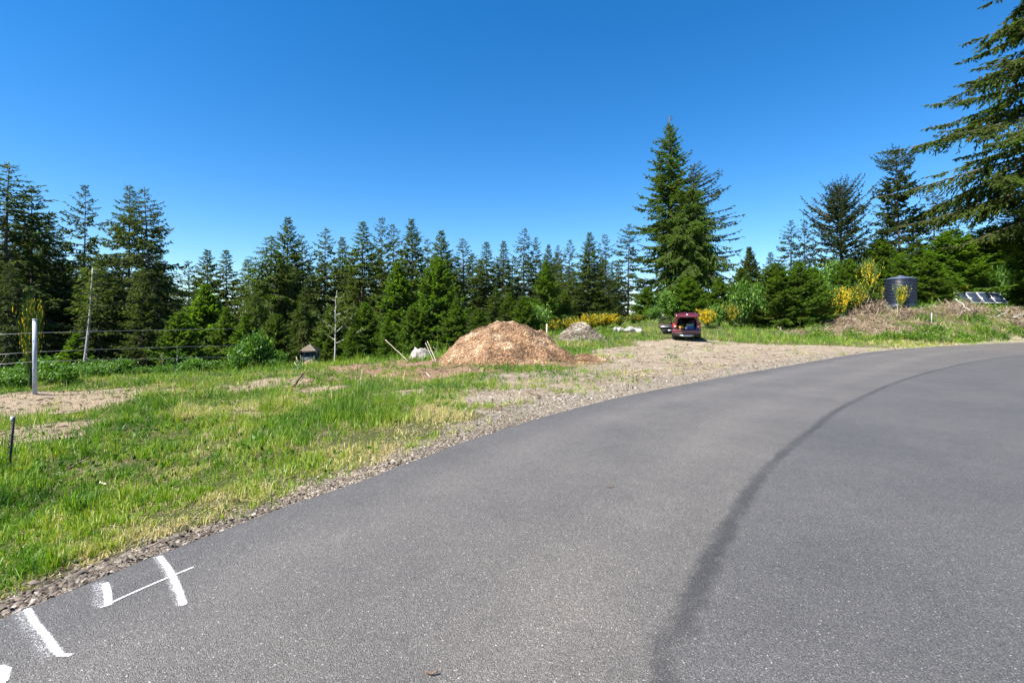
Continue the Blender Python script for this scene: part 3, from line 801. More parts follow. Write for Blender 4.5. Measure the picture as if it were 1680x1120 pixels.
# the giant twin-stemmed spruce behind the car
def prof_giant(t): return np.interp(t, [0, .08, .35, .55, .75, .86, .93, 1], [.75, .95, 1.0, .80, .46, .30, .15, .02])
PROTO["giant"] = conifer(21, 26, 3.75, .10, 1, .38, 9, 22, -10, .22, .22, lat=.10, sp=.31, wd=.052, full=1.0, jit=.42, trunk=.36, shape=prof_giant, top_bare=.05, dead=30, latlen=.36)
PROTO["weeping"] = conifer(22, 17, 4.5, .04, 1, .40, 8, 12, -22, .34, .10, lat=.12, sp=.32, wd=.046, jit=.22, hang=.75, trunk=.3,
                           shape=lambda t: np.interp(t, [0, .1, .5, .8, 1], [.7, 1, .85, .5, .05]))
PROTO["sidearm"] = conifer(23, 20, 3.1, .18, 1, .50, 6, 34, -14, .10, .12, lat=.12, sp=.32, wd=.046, full=1.0, jit=.14, trunk=.26, bare=.15, latlen=.14,
                           side=(0.0, .48), shape=lambda t: np.interp(t, [0, .15, .5, .8, 1], [1.15, 1.1, .95, .6, .1]), limb=1.5)
put_tree("giant", 1100, 190, 57, .97, .47, "giant olive spruce with a dead twiggy tip, tallest in the middle", G3, rz=.5)
t_ = put_tree("weeping", 1135, 300, 54, 1.0, .56, "weeping lighter spruce in front of the giant's right half", G3, rz=1.2)
put_tree("sidearm", 1138, 268, 60, 1.15, .15, "dark spruce behind the giant, long bare arms reaching right", G3, rz=0.0)
# wide spreading and tufted trees of the right skyline
PROTO["spreading"] = conifer(24, 13, 3.5, .18, 1, .44, 7, 48, 4, .12, .20, lat=.12, sp=.30, wd=.042, full=1.0, jit=.28, trunk=.26, bare=.2, latlen=.16, limb=1.5, gappy=.06,
                             shape=lambda t: np.interp(t, [0, .15, .5, .8, 1], [.95, 1.05, .95, .72, .25]))
PROTO["tufted"] = conifer(25, 17, 2.9, .10, 1, .50, 7, 22, -12, .16, .22, lat=.09, sp=.36, wd=.06, full=1.0, jit=.35, trunk=.22, bare=.35, latlen=.45,
                          shape=lambda t: np.interp(t, [0, .3, .5, .60, .64, .70, .80, .83, .88, .95, 1], [1, .85, .72, .75, .35, .9, .5, .22, .85, .62, .35]))
put_tree("spreading", 1381, 309, 56, 1.0, .08, "wide thin-leaved spruce with upswept arms, alone on the skyline", G3, rz=.4)
put_tree("tufted", 1479, 250, 58, .82, .12, "tall tufted spruce with a flat clump on top and a bare neck", G3, rz=2.0)
# the huge spruce that leaves the frame at upper right
PROTO["huge"] = conifer(26, 36, 7.7, .235, 1, .34, 7, 10, -12, .22, .14, lat=.078, sp=.34, wd=.044, full=1.0, jit=.30, trunk=.62, bare=.16, latlen=.27, hang=.40,
                        limb=.75, dead=10, shape=lambda t: np.interp(t, [0, .12, .35, .6, .8, 1], [.9, 1.05, .9, .62, .36, .05]))
put_tree("huge", 1730, -240, 50, 1.0, .36, "huge spruce at the right edge, top out of the photo, long layered branches", G3, rz=.9)

# shaded trees deeper in the wood, only their gaps and trunks show
deep = ["tall", "tall2", "full2", "droopy"]
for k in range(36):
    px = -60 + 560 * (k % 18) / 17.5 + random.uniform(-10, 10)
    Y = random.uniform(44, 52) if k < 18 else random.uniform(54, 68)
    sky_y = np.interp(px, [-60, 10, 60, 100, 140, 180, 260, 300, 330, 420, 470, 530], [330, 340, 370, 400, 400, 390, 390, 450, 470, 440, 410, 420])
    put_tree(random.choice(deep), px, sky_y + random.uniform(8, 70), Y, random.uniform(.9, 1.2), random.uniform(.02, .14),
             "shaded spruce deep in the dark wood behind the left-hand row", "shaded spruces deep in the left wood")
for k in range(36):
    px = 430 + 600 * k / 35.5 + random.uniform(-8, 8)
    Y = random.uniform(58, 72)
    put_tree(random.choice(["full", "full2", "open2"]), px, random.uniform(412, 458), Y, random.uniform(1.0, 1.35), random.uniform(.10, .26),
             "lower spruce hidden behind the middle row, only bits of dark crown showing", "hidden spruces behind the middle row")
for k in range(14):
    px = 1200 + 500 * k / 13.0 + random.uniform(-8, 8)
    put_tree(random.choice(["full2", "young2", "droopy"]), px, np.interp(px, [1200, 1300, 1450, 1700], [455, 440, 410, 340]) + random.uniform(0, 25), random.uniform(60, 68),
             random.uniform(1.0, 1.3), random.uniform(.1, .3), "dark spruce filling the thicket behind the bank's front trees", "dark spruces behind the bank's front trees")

# leaning grey trunk on the left
lt = thing("leaning_tree", "thin leaning grey trunk with olive tufts near its top, left wood edge", "tree", at(131, 24))
pb = np.array(lt.location)
ptop = np.array([(152 - CX) / FPX * 24.5, 24.5, zof(440, 24.5)])
s_ = np.linspace(0, 1, 9)[:, None]
path = (ptop - pb) * s_ + np.array([.16, 0, 0]) * np.sin(s_ * math.pi) * .6 + np.array([0, 0, -.2]) * (1 - s_)
tm = MB(); tm.tube(path, np.linspace(.085, .03, 9), 8)
for q in np.linspace(.3, .97, 22):
    a = random.uniform(0, 6.28); L_ = random.uniform(.25, .8) * (1 if q > .6 else .6)
    b0 = np.array([np.interp(q, s_[:, 0], path[:, c]) for c in range(3)])
    tm.tube(b0 + np.linspace(0, 1, 4)[:, None] * np.array([math.cos(a) * L_, math.sin(a) * L_, -.1]), np.linspace(.014, .004, 4), 3, cap=False)
obj("trunk", tm.mesh("trunk", True), M["grey_bark"], lt)
r_ = np.random.default_rng(5); n_ = 420
q = .62 + .42 * r_.random(n_); c0 = np.stack([np.interp(q, s_[:, 0], path[:, c]) for c in range(3)], -1)
a = r_.uniform(0, 6.28, n_); rr = r_.uniform(.1, 1.0, n_) * (1.3 - q)*1.4
P = c0 + np.stack([np.cos(a) * rr, np.sin(a) * rr, -.12 * rr + r_.normal(size=n_) * .08], -1)
V, Qd, A = sprigs(P, unit(np.stack([np.cos(a), np.sin(a), -.3 + 0 * a], -1) + r_.normal(size=(n_, 3)) * .35), np.full(n_, .22), np.full(n_, .035), r_, np.clip(r_.normal(.5, .2, n_), 0, 1))
cr = obj("crown", mesh_np("crown", V, Qd, None, {"var": A}), M["conifer"], lt); cr["tone"] = .3

# bare pale alder: forked trunk, thin twigs, a few spring buds
def alder(name, label, base, H, lean, seed, bark, nb=12, buds=500, spread=.38, mat_bud=None):
    r = np.random.default_rng(seed)
    t = thing(name, label, "tree", base)
    tm = MB(); tips = []
    s = np.linspace(0, 1, 10)[:, None]
    path = np.array([lean, 0, H]) * s + np.column_stack([np.cumsum(r.normal(size=10)) * .02, np.cumsum(r.normal(size=10)) * .02, np.zeros(10)]); path[0, 2] = -.15
    tm.tube(path, np.linspace(.055, .008, 10) * H / 4.5, 7)
    for k in range(nb):
        q = .30 + .65 * k / nb; a = k * 2.4 + r.normal() * .3
        b0 = np.array([np.interp(q, s[:, 0], path[:, c]) for c in range(3)])
        L = H * spread * (1.15 - q) * r.uniform(.7, 1.2)
        d = np.array([math.cos(a), math.sin(a) * .8, r.uniform(.35, .9)])
        bp = b0 + d * L * np.linspace(0, 1, 6)[:, None] + r.normal(size=(6, 3)) * .03 * np.linspace(0, 1, 6)[:, None]
        tm.tube(bp, np.linspace(.022, .006, 6) * H / 4.5, 4, cap=False)
        for e in range(7):
            u = r.uniform(.25, 1); c0 = b0 + d * L * u
            dd = unit(d + r.normal(size=3) * .55); l2 = L * .35 * r.uniform(.5, 1)
            tp = c0 + dd * l2 * np.linspace(0, 1, 4)[:, None]
            tm.tube(tp, np.linspace(.008, .003, 4) * H / 4.5, 3, cap=False); tips.append((c0, dd, l2))
    obj("trunk", tm.mesh("trunk", True), bark, t)
    idx = r.integers(0, len(tips), buds)
    P = np.array([tips[k][0] + tips[k][1] * tips[k][2] * r.random() for k in idx]); 
    V, Qd, A = sprigs(P, unit(r.normal(size=(buds, 3)) + [0, 0, .3]), r.uniform(.06, .13, buds), r.uniform(.022, .042, buds), r, r.random(buds))
    obj("crown", mesh_np("crown", V, Qd, None, {"var": A}), mat_bud or M["bud"], t)
    return t
alder("alder_tree", "small pale alder with forked grey-white stems and thin spring leaves, right of the shed", at(549, 29), zof(476, 29) - at(549, 29).z, .18, 3, M["pale_bark"], 14, 2600)
alder("alder_sapling", "bent young alder with pale stem, at the left wood edge before the yellow-green tree", at(296, 24), 1.75, -.1, 8, M["pale_bark"], 9, 650, .55, M["leaf"])
alder("alder_sapling", "slim leafless sapling with a crooked stem, left of the bent young alder", at(271, 25), 1.7, -.25, 12, M["grey_bark"], 7, 260, .4)

# ------------------------------------------------------------------ leafy bushes and yellow broom
def bush_mesh(seed, nleaf=1500, size=.11, n_stem=14, H=1.0, W=1.0):
    r = np.random.default_rng(seed); tm = MB(); P = []; D = []
    per = nleaf // n_stem
    for k in range(n_stem):
        a = r.uniform(0, 6.28); tilt = r.uniform(.05, .95); L = H * r.uniform(.65, 1.1)
        e = np.array([math.cos(a) * tilt * W * .8, math.sin(a) * tilt * W * .8, L * math.sqrt(max(.2, 1 - .55 * tilt * tilt))])
        s = np.linspace(0, 1, 5)[:, None]
        pt = e * s + np.array([0, 0, .15 * H]) * np.sin(s * math.pi)
        tm.tube(pt - [0, 0, .05], np.linspace(.018, .005, 5), 3, cap=False)
        u = .25 + .78 * r.random(per) ** .7
        c = np.stack([np.interp(u, s[:, 0], pt[:, q]) for q in range(3)], -1) + r.normal(size=(per, 3)) * (.15 * H) * [1, 1, .8]
        P.append(c); D.append(unit(r.normal(size=(per, 3)) + e * .6))
    P = np.vstack(P); D = np.vstack(D); P[:, 2] = np.abs(P[:, 2])
    n = len(P); rv = unit(r.normal(size=(n, 3)) + [0, 0, 1.2])
    a = unit(np.cross(D, rv)); L = size * r.uniform(.6, 1.3, n)[:, None]; W_ = L * .34
    V = np.stack([P, P + D * L * .5 + a * W_, P + D * L, P + D * L * .5 - a * W_], 1).reshape(-1, 3)
    return tm.mesh("stem", True), mesh_np("foliage", V, np.arange(n * 4).reshape(-1, 4), None, {"var": np.repeat(np.clip(r.normal(.45, .25, n), 0, 1), 4)})
BUSH = [bush_mesh(31, 2600), bush_mesh(32, 2600, .09), bush_mesh(33, 3000, .12, 18)]
def put_bush(v, p, H, W, label, group="leafy green bushes", mat=None, name="leafy_bush"):
    t = thing(name, label, "bush", p, random.uniform(0, 6.28), group); t.scale = (W, W, H)
    obj("stem", BUSH[v][0], M["bark"], t); obj("foliage", BUSH[v][1], mat or M["leaf"], t)
    return t
def broom_mesh(seed, n_stem=70, flowers=20, H=1.0):
    r = np.random.default_rng(seed); tm = MB(); P, D, F = [], [], []
    bl = r.normal(size=3) * .3
    for k in range(n_stem):
        a = r.uniform(0, 6.28); tl = abs(r.normal()) * .42; L = H * r.uniform(.6, 1.05)
        s = np.linspace(0, 1, 5)[:, None]
        o = np.array([math.cos(a), math.sin(a), 0])
        pt = o * (.06 + tl * L * s ** 1.3) + np.array([0, 0, L]) * s
        tm.tube(pt, np.linspace(.009, .003, 5), 3, cap=False, var=r.random())
        u = .25 + .75 * r.random(12); c = np.stack([np.interp(u, s[:, 0], pt[:, q]) for q in range(3)], -1)
        P.append(c); D.append(unit(np.array([0, 0, 1.0]) + r.normal(size=(12, 3)) * .45))
        nf = int(flowers * max(0, r.normal(1, .55) + (.5 if math.cos(a + bl[0]) > .2 else -.3)))
        u = .45 + .55 * r.random(nf); F.append(np.stack([np.interp(u, s[:, 0], pt[:, q]) for q in range(3)], -1) + r.normal(size=(nf, 3)) * .03)
    P = np.vstack(P); D = np.vstack(D); n = len(P)
    V, Q, A = sprigs(P, D, r.uniform(.10, .22, n), np.full(n, .012), r, r.random(n)); tm.add(V, Q, var=A)
    F = np.vstack(F); n = len(F)
    V, Q, A = sprigs(F, unit(r.normal(size=(n, 3))), r.uniform(.030, .060, n), r.uniform(.012, .024, n), r, np.clip(r.normal(.5, .25, n), 0, 1))
    return tm.mesh("stem"), mesh_np("blossom", V, Q, None, {"var": A})
BROOM = [broom_mesh(41, 110, 14), broom_mesh(42, 120, 19), broom_mesh(43, 110, 7), broom_mesh(44, 130, 26)]
def put_broom(v, p, H, W, label, group="yellow broom bushes in bloom"):
    t = thing("broom_bush", label, "bush", p, random.uniform(0, 6.28), group); t.scale = (W, W, H)
    obj("stem", BROOM[v][0], M["broom"], t); obj("blossom", BROOM[v][1], M["blossom"], t)
    return t
def on_px(px, Y, py_top): 
    p = at(px, Y); return p, max(.2, zof(py_top, Y) - p.z)
for v, px, Y, top, W, lab in [
    (2, 905, 38.5, 525, 1.0, "small orange-yellow broom right beside the thin wooden stake"),
    (0, 938, 41, 520, 1.5, "yellow broom behind the left side of the gravel heap"),
    (1, 968, 42, 516, 1.6, "broom with yellow tips behind the gravel heap's top"),
    (3, 992, 43, 515, 1.5, "brightest yellow broom left of the white log"),
    (2, 1016, 44, 520, 1.5, "greenish broom with few flowers directly behind the white log"),
    (2, 1040, 45, 516, 1.5, "greenish broom behind the white log's right end"),
    (3, 1160, 42, 508, 1.2, "bright yellow broom right beside the parked car"),
    (2, 1200, 44, 500, 1.3, "broom with faded flowers in the leafy bushes right of the car"),
    (0, 1248, 46, 505, 1.4, "rusty yellow broom at the right end of the leafy bushes"),
    (3, 1272, 46, 497, .8, "left one of the three small bright brooms on the grass rim"),
    (3, 1293, 46, 494, .9, "middle one of the three small bright brooms on the grass rim"),
    (3, 1316, 46, 497, 1.0, "right one of the three small bright brooms on the grass rim"),
    (1, 1380, 47, 474, 1.4, "large yellow broom on the mound left of the water tank"),
    (0, 1405, 48, 468, 1.3, "airy yellow broom between the large broom and the dry stems"),
    (0, 1422, 49, 430, 1.5, "tall leggy broom with dry stems just left of the water tank"),
    (3, 1520, 50, 478, 1.4, "yellow broom hugging the right side of the water tank"),
    (0, 1575, 52, 462, 1.4, "dull yellow broom behind the left end of the solar panels"),
    (2, 1478, 46.6, 470, .9, "thin green broom growing in front of the water tank"),
    (2, 1338, 46.5, 492, 1.2, "sparse greenish broom right of the three small bright brooms"),
    (0, 1360, 47, 486, 1.1, "low yellow broom at the left foot of the large broom"),
    (2, 1225, 45, 510, 1.2, "faint broom low in front of the tall bright leafy bush"),
    (0, 1440, 49.5, 470, 1.2, "yellow broom behind the dry stems, touching the tank's left side"),
    (2, 1550, 50.5, 480, 1.4, "mostly green broom between the tank-side broom and the panels"),
    (2, 955, 43.5, 524, 1.3, "dull broom low behind the gravel heap's top left"),
]:
    p, Hh = on_px(px, Y, top); put_broom(v, p, Hh, W * 1.0, lab)
p = at(50, 13.4); put_broom(2, p, zof(497, 13.4) - p.z, .42, "slender yellow-flowered broom behind the white fence post")
for v, px, Y, top, W, lab in [
    (0, 1215, 44.5, 474, 2.0, "tall bright green leafy bush, biggest in the row right of the car"),
    (1, 1180, 44, 500, 1.5, "grey-green leafy bush between the bright broom and the tall bush"),
    (2, 1244, 46, 478, 1.8, "leafy bush on the right flank of the tall bright bush"),
    (1, 1075, 47, 505, 1.6, "leafy bush left of the parked car's open hatch"),
    (0, 1095, 49, 485, 2.0, "bright leafy bush behind the parked car's hatch"),
    (2, 1340, 50, 452, 2.4, "leafy bush below the mid green young spruce on the bank"),
    (0, 1370, 52, 440, 2.4, "leafy bush higher on the bank, left of the tall leggy broom"),
    (1, 1640, 51, 440, 2.2, "leafy bush just above the solar panels' right corner"),
    (2, 420, 24, 556, 1.2, "bright green leafy bush at the wood edge, left of the shed"),
    (0, 395, 24, 575, 1.0, "low leafy bush left of the bright one at the wood edge"),
    (1, 880, 39, 505, 1.8, "leafy bush behind the chip pile's right slope"),
    (1, 458, 27, 578, .9, "low shaded leafy bush in front of the shed's corner"),
]:
    p, Hh = on_px(px, Y, top); put_bush(v, p, Hh, W * .8, lab)
k = 0
for px, Y, Hh, lab in [(8, 15.5, .55, "low undergrowth bush in the lower left wood corner, left of the fence post"), (36, 14.6, .6, "low bush touching the fence post's left side"),
                  (88, 16.5, .6, "pale-tipped low bush just right of the fence post"), (112, 16, .5, "low bush before the layered hemlock's foot"), (160, 19, .6, "low bush at the foot of the leaning grey trunk"),
                  (196, 20, .75, "brighter low bush between the leaning trunk and the tall pair"), (235, 21, .5, "small low bush under the tall left pair"), (268, 22, .6, "low bush at the foot of the crooked leafless sapling"),
                  (318, 22, .7, "low bush right of the bent young alder"), (352, 22.5, .6, "low bush under the yellow-green young tree"), (446, 24, .6, "low bush between the bright leafy bush and the shed"),
                  (150, 22, .9, "shaded bush standing behind the leaning grey trunk"), (60, 20, 1.0, "shaded bush in the dark wood behind the fence post")]:
    put_bush(k % 3, at(px, Y), Hh, Hh * 1.15, lab, "low bushes along the left wood edge"); k += 1

# ------------------------------------------------------------------ wood chip pile
def heap(name, label, cat, c, rx, ry, Hh, seed, prof, core_mat, chip_mat, nchip, size, chipname, nz=.26, var_mu=.52, tail=None, n_grid=90, dark=None):
    r = np.random.default_rng(seed)
    t = thing(name, label, cat, (c[0], c[1], hz(c[0], c[1])))
    zc = t.location.z
    def ht(x, y):
        d = np.sqrt((x / rx) ** 2 + (y / ry) ** 2)
        d = d * (1 + (vnoise(x + 50, y, rx * .55, seed, 2) - .5) * .30)
        z = Hh * prof(np.clip(d, 0, 1.2))
        z += (vnoise(x, y, rx * .28, seed + 1, 3) - .5) * nz * 2 * Hh * np.clip(z / Hh + .12, 0, 1) ** .7
        z += (vnoise(x, y, .22, seed + 2, 2) - .5) * .09 * (z > .02)
        if tail is not None:
            tx, ty, ts, th = tail
            z = np.maximum(z, th * np.exp(-((x - tx) / ts) ** 2 - ((y - ty) / (ts * .6)) ** 2) * (.7 + .6 * vnoise(x, y, .3, seed + 4, 2)))
        return z
    ex = 1.35
    g = np.linspace(-ex, ex, n_grid)
    gx_, gy_ = np.meshgrid(g * rx, g * ry)
    base = h(gx_ + c[0], gy_ + c[1]) - zc
    z = ht(gx_, gy_)
    Z_ = base + z - .05
    i, j = np.meshgrid(np.arange(n_grid - 1), np.arange(n_grid - 1), indexing='ij')
    Q = np.stack([i * n_grid + j, i * n_grid + j + 1, (i + 1) * n_grid + j + 1, (i + 1) * n_grid + j], -1).reshape(-1, 4)
    keep = (z.ravel()[Q] > .012).any(1)
    used = np.unique(Q[keep]); rm = np.full(n_grid * n_grid, -1); rm[used] = np.arange(len(used))
    obj("mound", mesh_np("mound", np.stack([gx_, gy_, Z_], -1).reshape(-1, 3)[used], rm[Q[keep]], None, {"var": np.full(len(used), .4)}, True), core_mat, t)
    P = []
    while len(P) < nchip:
        a = r.uniform(0, 6.28); d = r.random() ** .55 * 1.45
        P.append((math.cos(a) * d * rx, math.sin(a) * d * ry))
    P = np.array(P); zz = ht(P[:, 0], P[:, 1])
    ok = (zz > .03) | (r.random(nchip) < .10); P, zz = P[ok], zz[ok]
    n = len(P)
    e = .05
    gxn = (ht(P[:, 0] + e, P[:, 1]) - ht(P[:, 0] - e, P[:, 1])) / (2 * e); gyn = (ht(P[:, 0], P[:, 1] + e) - ht(P[:, 0], P[:, 1] - e)) / (2 * e)
    N_ = unit(np.stack([-gxn, -gyn, np.ones(n)], -1) + r.normal(size=(n, 3)) * .38)
    B = np.stack([P[:, 0], P[:, 1], h(P[:, 0] + c[0], P[:, 1] + c[1]) - zc + zz - .03 + r.random(n) * .03], -1)
    D = unit(np.cross(N_, unit(r.normal(size=(n, 3))))); S = np.cross(N_, D)
    L = size[0] * r.lognormal(-.1, .6, n)[:, None]; W_ = size[1] * r.uniform(.6, 1.5, n)[:, None]; T_ = size[2] * r.uniform(.6, 1.4, n)[:, None]
    # each chip: a wedge with a ridge (6 vertices, 5 faces)
    V = np.stack([B - D * L * .5 - S * W_ * .5, B + D * L * .45 - S * W_ * .4, B + D * L * .5 + S * W_ * .5, B - D * L * .42 + S * W_ * .45,
                  B - D * L * .3 + N_ * T_, B + D * L * .28 + N_ * T_ * .8], 1).reshape(-1, 3)
    k = np.arange(n)[:, None] * 6
    Qd = np.concatenate([k + np.array([[0, 1, 5, 4]]), k + np.array([[2, 3, 4, 5]])]); Tr = np.concatenate([k + np.array([[1, 2, 5]]), k + np.array([[3, 0, 4]])])
    patch = vnoise(P[:, 0], P[:, 1] + zz, .55, seed + 9, 3)
    var = np.clip(r.normal(var_mu, .2, n) + (patch - .5) * 1.6, 0, 1)
    obj(chipname, mesh_np(chipname, V, Qd, Tr, {"var": np.repeat(var, 6)}), chip_mat, t, kind="stuff")
    return t
M["chip_core"] = simple("chip_core", (.24, .135, .065), .95, noise=.5, nscale=14, bump=1.0, bscale=26)
M["grit_core"] = simple("grit_core", (.15, .120, .094), .95, noise=.35, nscale=9, bump=.8, bscale=22)
pc = ((834 - CX) / FPX * 20.6, 20.6)
heap("wood_chip_pile", "big orange-brown pile of fresh wood chips at the gravel yard's edge", "wood chip pile", pc, 2.8, 2.9, 1.54, 51,
     lambda d: np.clip(1 - np.clip(d, 0, 1) ** 2.0, 0, 1) ** 1.05, M["chip_core"], M["chips"], 31000, (.056, .022, .016), "chips", tail=(2.9, -.7, 1.1, .16))
gc = ((951 - CX) / FPX * 31.2, 31.2)
heap("gravel_heap", "small grey-brown heap of gravelly soil right of the wood chip pile", "gravel heap", gc, 1.5, 1.3, .90, 61,
     lambda d: np.clip(1 - np.clip(d, 0, 1) ** 1.7, 0, 1), M["grit_core"], M["stone"], 3600, (.075, .055, .035), "stones", nz=.26, var_mu=.20)
sm_ = at(509, 27.5)
heap("dirt_mound", "little reddish-brown dirt mound in front of the shed", "dirt mound", (sm_.x, sm_.y), .62, .55, .45, 71,
     lambda d: np.clip(1 - np.clip(d, 0, 1) ** 1.8, 0, 1), simple("red_dirt", (.26, .15, .09), .95, noise=.4, nscale=9, bump=.6), M["twig"], 120, (.16, .02, .015), "bits", n_grid=40)

# ------------------------------------------------------------------ parked car (local frame: +Y forward, rear at -Y)
M["paint"] = simple("dark_red_paint", (.095, .007, .010), .28, metal=.25, spec=.6, coat=1.0)
M["black"] = simple("black_trim", (.012, .012, .013), .55)
M["grey_trim"] = simple("grey_plastic", (.10, .10, .105), .6)
M["tyre"] = simple("tyre_rubber", (.016, .016, .017), .85, bump=.3, bscale=60)
M["rim"] = simple("alloy", (.45, .45, .46), .35, metal=.9)
M["silver"] = simple("silver_trim", (.60, .60, .60), .4, metal=.4)
M["tail_red"] = simple("tail_lamp_red", (.45, .015, .012), .12, coat=1.0)
M["tail_clear"] = simple("tail_lamp_clear", (.70, .62, .62), .12, coat=1.0)
M["seat"] = simple("seat_cloth", (.035, .035, .04), .9)
def glass(name, col, al):
    m, N, L, b = nmat(name)
    b.inputs["Base Color"].default_value = (*col, 1); b.inputs["Roughness"].default_value = .04; b.inputs["Specular IOR Level"].default_value = .6
    b.inputs["Alpha"].default_value = al
    return m
M["tint"] = glass("tinted_glass", (.012, .016, .014), .62)
cp_ = at(1124.5, 34.6)
car = thing("parked_car", "dark red SUV seen from behind, hatch raised and left rear door open", "car", cp_, R(-17.5))
HALF = [(.70, .22), (.86, .30), (.895, .55), (.90, .80), (.875, .98), (.855, 1.03), (.76, 1.34), (.685, 1.52), (.56, 1.60), (.30, 1.645), (0, 1.655)]
ST = [  # y, scale of width, roof clamp height, taper at lower edge
    (2.24, .70, .62, .42), (2.16, .84, .78, .30), (1.95, .94, .88, .24), (1.45, .99, .96, 0), (.98, 1.0, 1.03, 0), (.55, 1.0, 1.36, 0), (.30, 1.0, 1.56, 0),
    (.08, 1.0, 1.63, 0), (-.02, 1.0, 1.655, 0), (-.92, 1.0, 1.655, 0), (-1.05, 1.0, 1.65, 0), (-1.50, .99, 1.64, 0), (-1.90, .975, 1.60, 0), (-2.02, .965, 1.575, 0)]
rows = []
for y, sw, zr, low in ST:
    pts = []
    for x, z in HALF:
        zz = z if z <= zr else zr + (z - zr) * .03
        xx = x * sw
        if z > zr and z > 1.0: xx = min(xx, x * sw)
        pts.append((xx, y, max(zz, .22 + low * .4)))
    left = [(-x, y_, z_) for x, y_, z_ in pts]
    rows.append(left + [(x, y_, z_) for x, y_, z_ in pts[-2::-1]])
rows = np.array(rows); nr_, nc_ = rows.shape[:2]
mb = MB(); qs = []
for a in range(nr_ - 1):
    for b_ in range(nc_ - 1):
        if a == 8 and b_ in (1, 2, 3, 4, 5, 6): continue      # left rear doorway
        qs.append([a * nc_ + b_, a * nc_ + b_ + 1, (a + 1) * nc_ + b_ + 1, (a + 1) * nc_ + b_])
V = rows.reshape(-1, 3)
mb.add(V, qs)
nose = rows[0]; mb.add(np.vstack([nose, nose.mean(0)[None] + [0, .03, -.05]]), None, [[k, nc_, k + 1] for k in range(nc_ - 1)])
body = obj("body", mb.mesh("body", True), M["paint"], car)
sol = body.modifiers.new("thickness", 'SOLIDIFY'); sol.thickness = .03; sol.offset = -1
# rear frame of the hatch: lower wall, pillars, header
mb = MB()
yb = -2.02
def ring_frame():
    o = [(-.845, .62), (-.865, .80), (-.845, .98), (-.82, 1.05), (-.735, 1.33), (-.66, 1.50), (-.52, 1.575), (0, 1.595), (.52, 1.575), (.66, 1.50), (.735, 1.33), (.82, 1.05), (.845, .98), (.865, .80), (.845, .62)]
    i_ = [(-.56, .70), (-.60, .78), (-.62, .95), (-.61, 1.06), (-.57, 1.28), (-.53, 1.40), (-.43, 1.49), (0, 1.51), (.43, 1.49), (.53, 1.40), (.57, 1.28), (.61, 1.06), (.62, .95), (.60, .78), (.56, .70)]
    n = len(o)
    V = [(x, yb - .012, z) for x, z in o] + [(x, yb - .03, z) for x, z in i_] + [(x, yb + .10, z) for x, z in i_]
    Q = []
    for k in range(n - 1):
        Q.append([k, k + 1, n + k + 1, n + k]); Q.append([n + k, n + k + 1, 2 * n + k + 1, 2 * n + k])
    return V, Q, n
V, Qf, n_ = ring_frame()
mb.add(V, Qf)
mb.add([(-.845, yb - .012, .62), (.845, yb - .012, .62), (.56, yb - .03, .70), (-.56, yb - .03, .70)], [[0, 1, 2, 3]])
obj("hatch_frame", mb.mesh("hatch_frame"), M["paint"], car)
def extr(poly, y0, y1, bev=0.0):
    """prism of an (x, z) outline between two y values"""
    mb = MB(); n = len(poly)
    V = [(x, y0, z) for x, z in poly] + [(x, y1, z) for x, z in poly]
    cxm = sum(p[0] for p in poly) / n; czm = sum(p[1] for p in poly) / n
    V += [(cxm, y0, czm), (cxm, y1, czm)]
    Q = [[k, (k + 1) % n, n + (k + 1) % n, n + k] for k in range(n)]
    T = [[2 * n, (k + 1) % n, k] for k in range(n)] + [[2 * n + 1, n + k, n + (k + 1) % n] for k in range(n)]
    mb.add(V, Q, T); return mb
bmp = MB()
bp_ = [(-.88, .40), (-.905, .52), (-.89, .64), (-.80, .70), (.80, .70), (.89, .64), (.905, .52), (.88, .40)]
bmpr = obj("bumper", extr(bp_, yb - .16, yb + .02).mesh("bumper"), M["paint"], car)
bv = bmpr.modifiers.new("round", 'BEVEL'); bv.width = .04; bv.segments = 3
lb = obj("lower_bumper", extr([(-.86, .24), (-.88, .41), (.88, .41), (.86, .24)], yb - .14, yb + .04).mesh("lower_bumper"), M["black"], car)
mb = MB(); mb.box((0, yb - .15, .30), (.86, .03, .07)); mb.box((0, yb - .152, .265), (.60, .03, .05))
obj("diffuser", mb.mesh("diffuser"), M["silver"], car)
mb = MB(); mb.box((0, yb - .165, .452), (1.5, .02, .035)); obj("bumper_strip", mb.mesh("bumper_strip"), M["grey_trim"], car)
for sx in (-1, 1):
    tl = [(sx * .64, .80), (sx * .875, .78), (sx * .875, 1.00), (sx * .80, 1.10), (sx * .66, 1.02)]
    t_l = obj("tail_light", extr(tl if sx > 0 else tl[::-1], yb - .06, yb + .0).mesh("tail_light"), M["tail_red"], car)
    tc = [(sx * .66, .86), (sx * .80, .85), (sx * .80, .92), (sx * .67, .93)]
    obj("lens", extr(tc if sx > 0 else tc[::-1], yb - .068, yb - .05).mesh("lens"), M["tail_clear"], t_l)
    rf = MB(); rf.box((sx * .70, yb - .172, .55), (.16, .012, .04)); obj("reflector", rf.mesh("reflector"), M["tail_red"], bmpr)
